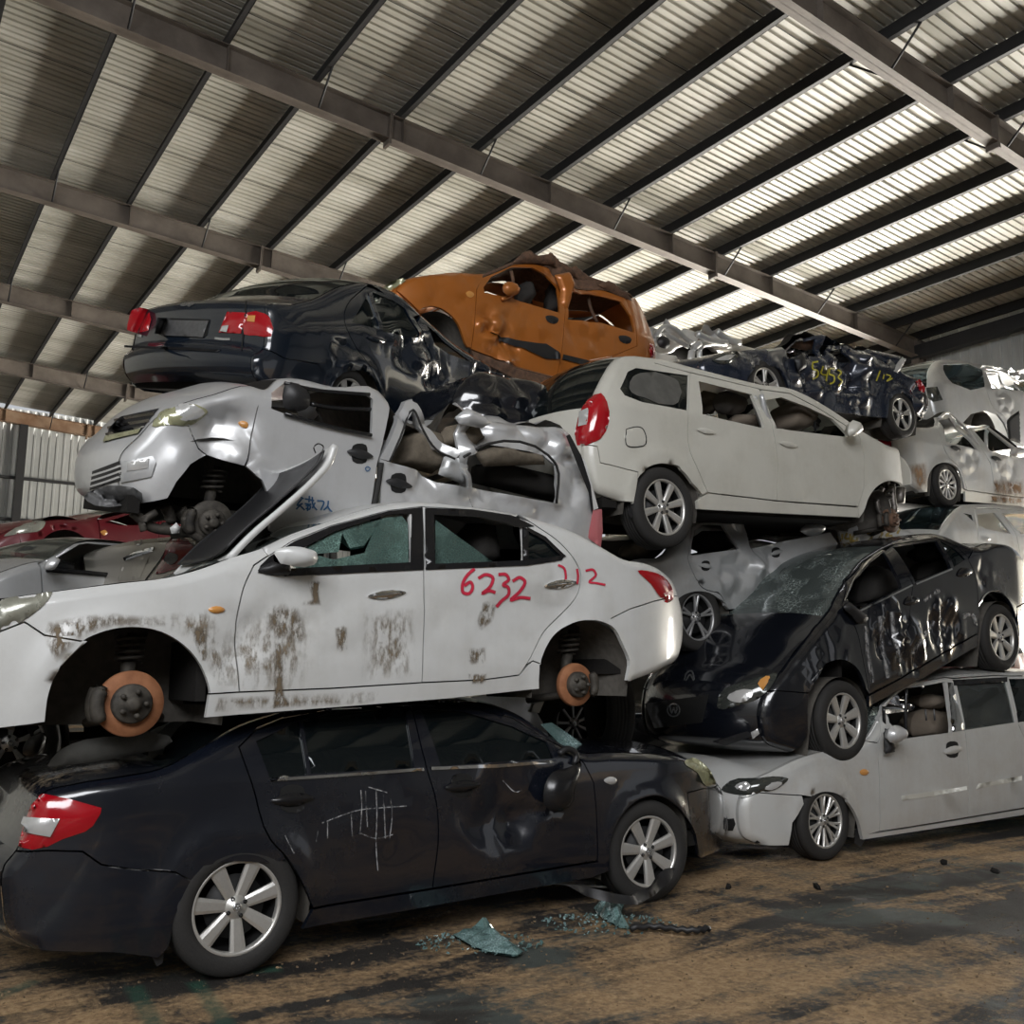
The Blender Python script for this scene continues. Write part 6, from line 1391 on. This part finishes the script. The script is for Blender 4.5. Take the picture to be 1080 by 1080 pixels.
def hulk(label, u0, v0, L, z0, H, mat, name='wrecked_car', flip=False):
    """a flattened shell in the rows behind, given by its place in the hall"""
    prof = [(0, .10), (-.01, .3), (.0, .55), (.06, .62), (.24, .68), (.34, .95), (.48, 1.0), (.66, .97), (.80, .70), (.95, .64), (1.0, .5), (1.0, .10)]
    if flip: prof = [(1 - a, b) for a, b in prof[::-1]]
    P = lambda a, b: proj((u0 + a * L, v0, z0 + b * H))
    c = Car(name, label, P(.5, .5), v0, z0, hw=.82, cat='car', belt=[P(0, .64), P(1, .64)], sill=[P(0, .12), P(1, .12)], taper=(.4, .12, .4, .12), wave=.006, step=.08)
    c.arch(P(.2, .2), .34); c.arch(P(.8, .2), .34); c.dent(P(.5, .9), 1.2, .10, 'c')
    c.outline([P(*q) for q in prof], [('front_bumper', mat, 0, 3, .1), ('bonnet', mat, 3, 4, .04), ('windscreen', 'dark', 4, 5, .03), ('roof', mat, 5, 7, .03), ('rear_window', 'dark', 7, 8, .03), ('boot_lid', mat, 8, 9, .04), ('rear_bumper', mat, 9, 11, .1)])
    wn = lambda a0, a1: [P(a0, .66), P(a1, .66), P(a1 - .01, .90), P(a0 + .03, .90)]
    c.panel('body_side', mat, [('E', 0, 11)], [wn(.36, .52), wn(.54, .70)]); c.finish_body(); c.floorpan(.0 + c.xl + .05, c.xr - .05, .0)
    return c
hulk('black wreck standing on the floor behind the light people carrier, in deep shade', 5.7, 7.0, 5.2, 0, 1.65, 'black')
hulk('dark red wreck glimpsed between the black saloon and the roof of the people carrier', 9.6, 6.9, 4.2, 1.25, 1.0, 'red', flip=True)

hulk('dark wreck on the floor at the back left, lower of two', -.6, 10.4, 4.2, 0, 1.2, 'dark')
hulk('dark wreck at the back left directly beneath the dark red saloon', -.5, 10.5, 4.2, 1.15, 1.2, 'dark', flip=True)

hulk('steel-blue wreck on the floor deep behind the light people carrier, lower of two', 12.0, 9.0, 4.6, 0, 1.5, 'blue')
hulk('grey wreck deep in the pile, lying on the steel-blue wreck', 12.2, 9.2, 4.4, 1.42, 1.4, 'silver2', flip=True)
# ================================================================== loose things on the floor
def shard_pile(name, label, px, sx, sy, n, seed):
    rnd = random.Random(seed); b = on_z(*px, 0); mb = MB()
    for i in range(n):
        a = rnd.uniform(0, 2 * pi); r = sqrt(rnd.random()); x = b.x + RIGHT.x * sx * r * cos(a) + FWD0.x * sy * r * sin(a); y = b.y + RIGHT.y * sx * r * cos(a) + FWD0.y * sy * r * sin(a)
        s = rnd.uniform(.006, .022); z = .004 + (1 - r) * .05 * rnd.random(); R = Matrix.Rotation(rnd.uniform(0, 6), 3, (rnd.random(), rnd.random(), 1)); mb.box((x, y, z), (s, s * rnd.uniform(.5, 1), .005), R)
    o = mb.build(name, M['shards'], smooth=False); tag(o, label, 'broken glass', kind='stuff'); return o
def sheet(name, label, pixels, mat, h, seed, cat, lift=0.0):
    P = [on_z(*q, 0) for q in pixels]; V, T, B = triangulate([(p.x, p.y) for p in P], [], .025); d = dist_poly([(p.x, p.y) for p in P], V); dm = d.max(); mb = MB()
    Z = [lift + .012 + h * min(1, k / dm * 1.5) * (.5 + 1.2 * abs(noise.noise(Vector((x * 9 + seed, y * 9, 0))))) for (x, y), k in zip(V, d)]
    n = len(V); mb.add([(x, y, z) for (x, y), z in zip(V, Z)] + [(x, y, z - .008) for (x, y), z in zip(V, Z)], T + [tuple(i + n for i in t[::-1]) for t in T])
    o = mb.build(name, M[mat], smooth=False); tag(o, label, cat); return o
sheet('broken_glass_sheet', 'crumpled sheet of shattered blue-green glass, nearer the camera', [(478, 988), (498, 983), (520, 980), (528, 988), (552, 1006), (545, 1010), (515, 1006), (498, 1000)], 'shards', .07, 1, 'broken glass')
sheet('broken_glass_sheet', 'small crumpled sheet of pale glass beside the navy saloon front wheel', [(626, 960), (640, 955), (658, 956), (655, 965), (664, 980), (652, 979), (636, 970)], 'shards', .09, 4, 'broken glass')
shard_pile('glass_crumbs', 'crumbs of glass strewn around the nearer glass sheet', (505, 995), .35, .22, 160, 3)
shard_pile('glass_crumbs', 'crumbs of glass strewn around the small glass sheet by the wheel', (640, 975), .40, .25, 160, 5)
mb = MB(); pts = [on_z(*q, .02) for q in sm([(665, 980), (690, 978), (715, 981), (735, 982), (748, 980)])]
mb.tube([p + Vector((0, 0, .012 * (i % 2))) for i, p in enumerate(pts)], .018, 6); o = mb.build('trim_strip', M['plastic']); tag(o, 'twisted black rubber strip lying by the small glass sheet', 'trim strip')
def curved_strip(name, label, pixels, v, mat, cat):
    L = [on_v(*q, v) for q in pixels]; V, T, B = triangulate([(p.x, p.z) for p in L], [], .03); mb = MB(); n = len(V)
    yv = [v - .06 * sin((x - V[0][0]) * 5) + .10 * noise.noise(Vector((x * 6, z * 6, 2))) for x, z in V]
    mb.add([(x, y, max(z, .012)) for (x, z), y in zip(V, yv)] + [(x, y + .02, max(z, .004)) for (x, z), y in zip(V, yv)], T + [tuple(i + n for i in t[::-1]) for t in T])
    o = mb.build(name, M[mat]); tag(o, label, cat)
curved_strip('torn_arch_liner', 'torn black wheel-arch liner hanging in front of the navy saloon front wheel', sm([(600, 934), (630, 938), (660, 943), (690, 934), (708, 918), (718, 917), (709, 932), (688, 945), (662, 951), (640, 950), (615, 944)], 2, True), 4.55, 'plastic', 'car part')
mb = MB(); pts = [on_z(*q, .06) for q in sm([(578, 931), (600, 933), (630, 935), (646, 935)])]; mb.tube(pts, .008, 6)
o = mb.build('trim_strip', M['whitelamp']); tag(o, 'thin bright trim strip lying along the torn arch liner', 'trim strip')
rnd = random.Random(11); mb = MB()
def clod(mb, p, s, rnd):
    b = bmesh_ico(); R = Matrix.Rotation(rnd.uniform(0, 6), 3, (rnd.random(), rnd.random(), 1)); sc = Vector((s, s * rnd.uniform(.6, 1), s * rnd.uniform(.3, .6)))
    o = rnd.random() * 40; mb.add([p + R @ Vector((v.x * sc.x, v.y * sc.y, v.z * sc.z)) * (1 + .5 * noise.noise(v * 1.5 + Vector((o, 0, 0)))) for v in b[0]], b[1], True)
def bmesh_ico():
    t = (1 + sqrt(5)) / 2; v = [Vector(p).normalized() for p in ((-1, t, 0), (1, t, 0), (-1, -t, 0), (1, -t, 0), (0, -1, t), (0, 1, t), (0, -1, -t), (0, 1, -t), (t, 0, -1), (t, 0, 1), (-t, 0, -1), (-t, 0, 1))]
    return v, [(0, 11, 5), (0, 5, 1), (0, 1, 7), (0, 7, 10), (0, 10, 11), (1, 5, 9), (5, 11, 4), (11, 10, 2), (10, 7, 6), (7, 1, 8), (3, 9, 4), (3, 4, 2), (3, 2, 6), (3, 6, 8), (3, 8, 9), (4, 9, 5), (2, 4, 11), (6, 2, 10), (8, 6, 7), (9, 8, 1)]
M['clod'] = two_tone('dirt_crumb', (.05, .035, .022), (.30, .21, .12), 9, .35, .65, .95, 0, .2)
for i in range(2600):
    q = (rnd.uniform(-60, 1140), 1085 - 200 * rnd.random() ** .8); p = on_z(*q, 0)
    if p.y > 7 or p.x > 12: continue
    clod(mb, Vector((p.x, p.y, bumpz(p.x, p.y) + .002)), .003 + .009 * rnd.random() ** 4, rnd)
o = mb.build('sawdust_crumbs', M['clod'], smooth=False); tag(o, 'loose crumbs of sawdust and dirt over the floor', 'dirt', kind='stuff')
for q, s, l in (((1050, 921), .05, 'dark clod of dirt on the floor at the right edge, nearest the people carrier'), ((862, 937), .035, 'small dark lump on the sawdust below the people carrier wheel'), ((995, 911), .035, 'dark lump on the wet concrete below the people carrier door'), ((768, 936), .025, 'smallest dark lump, on the sawdust beside the navy saloon front')):
    mb = MB(); p = on_z(*q, 0); clod(mb, p + Vector((0, 0, s * .3)), s, rnd); o = mb.build('dirt_clod', M['dark'], smooth=False); tag(o, l, 'dirt clod', 'lumps on the floor')
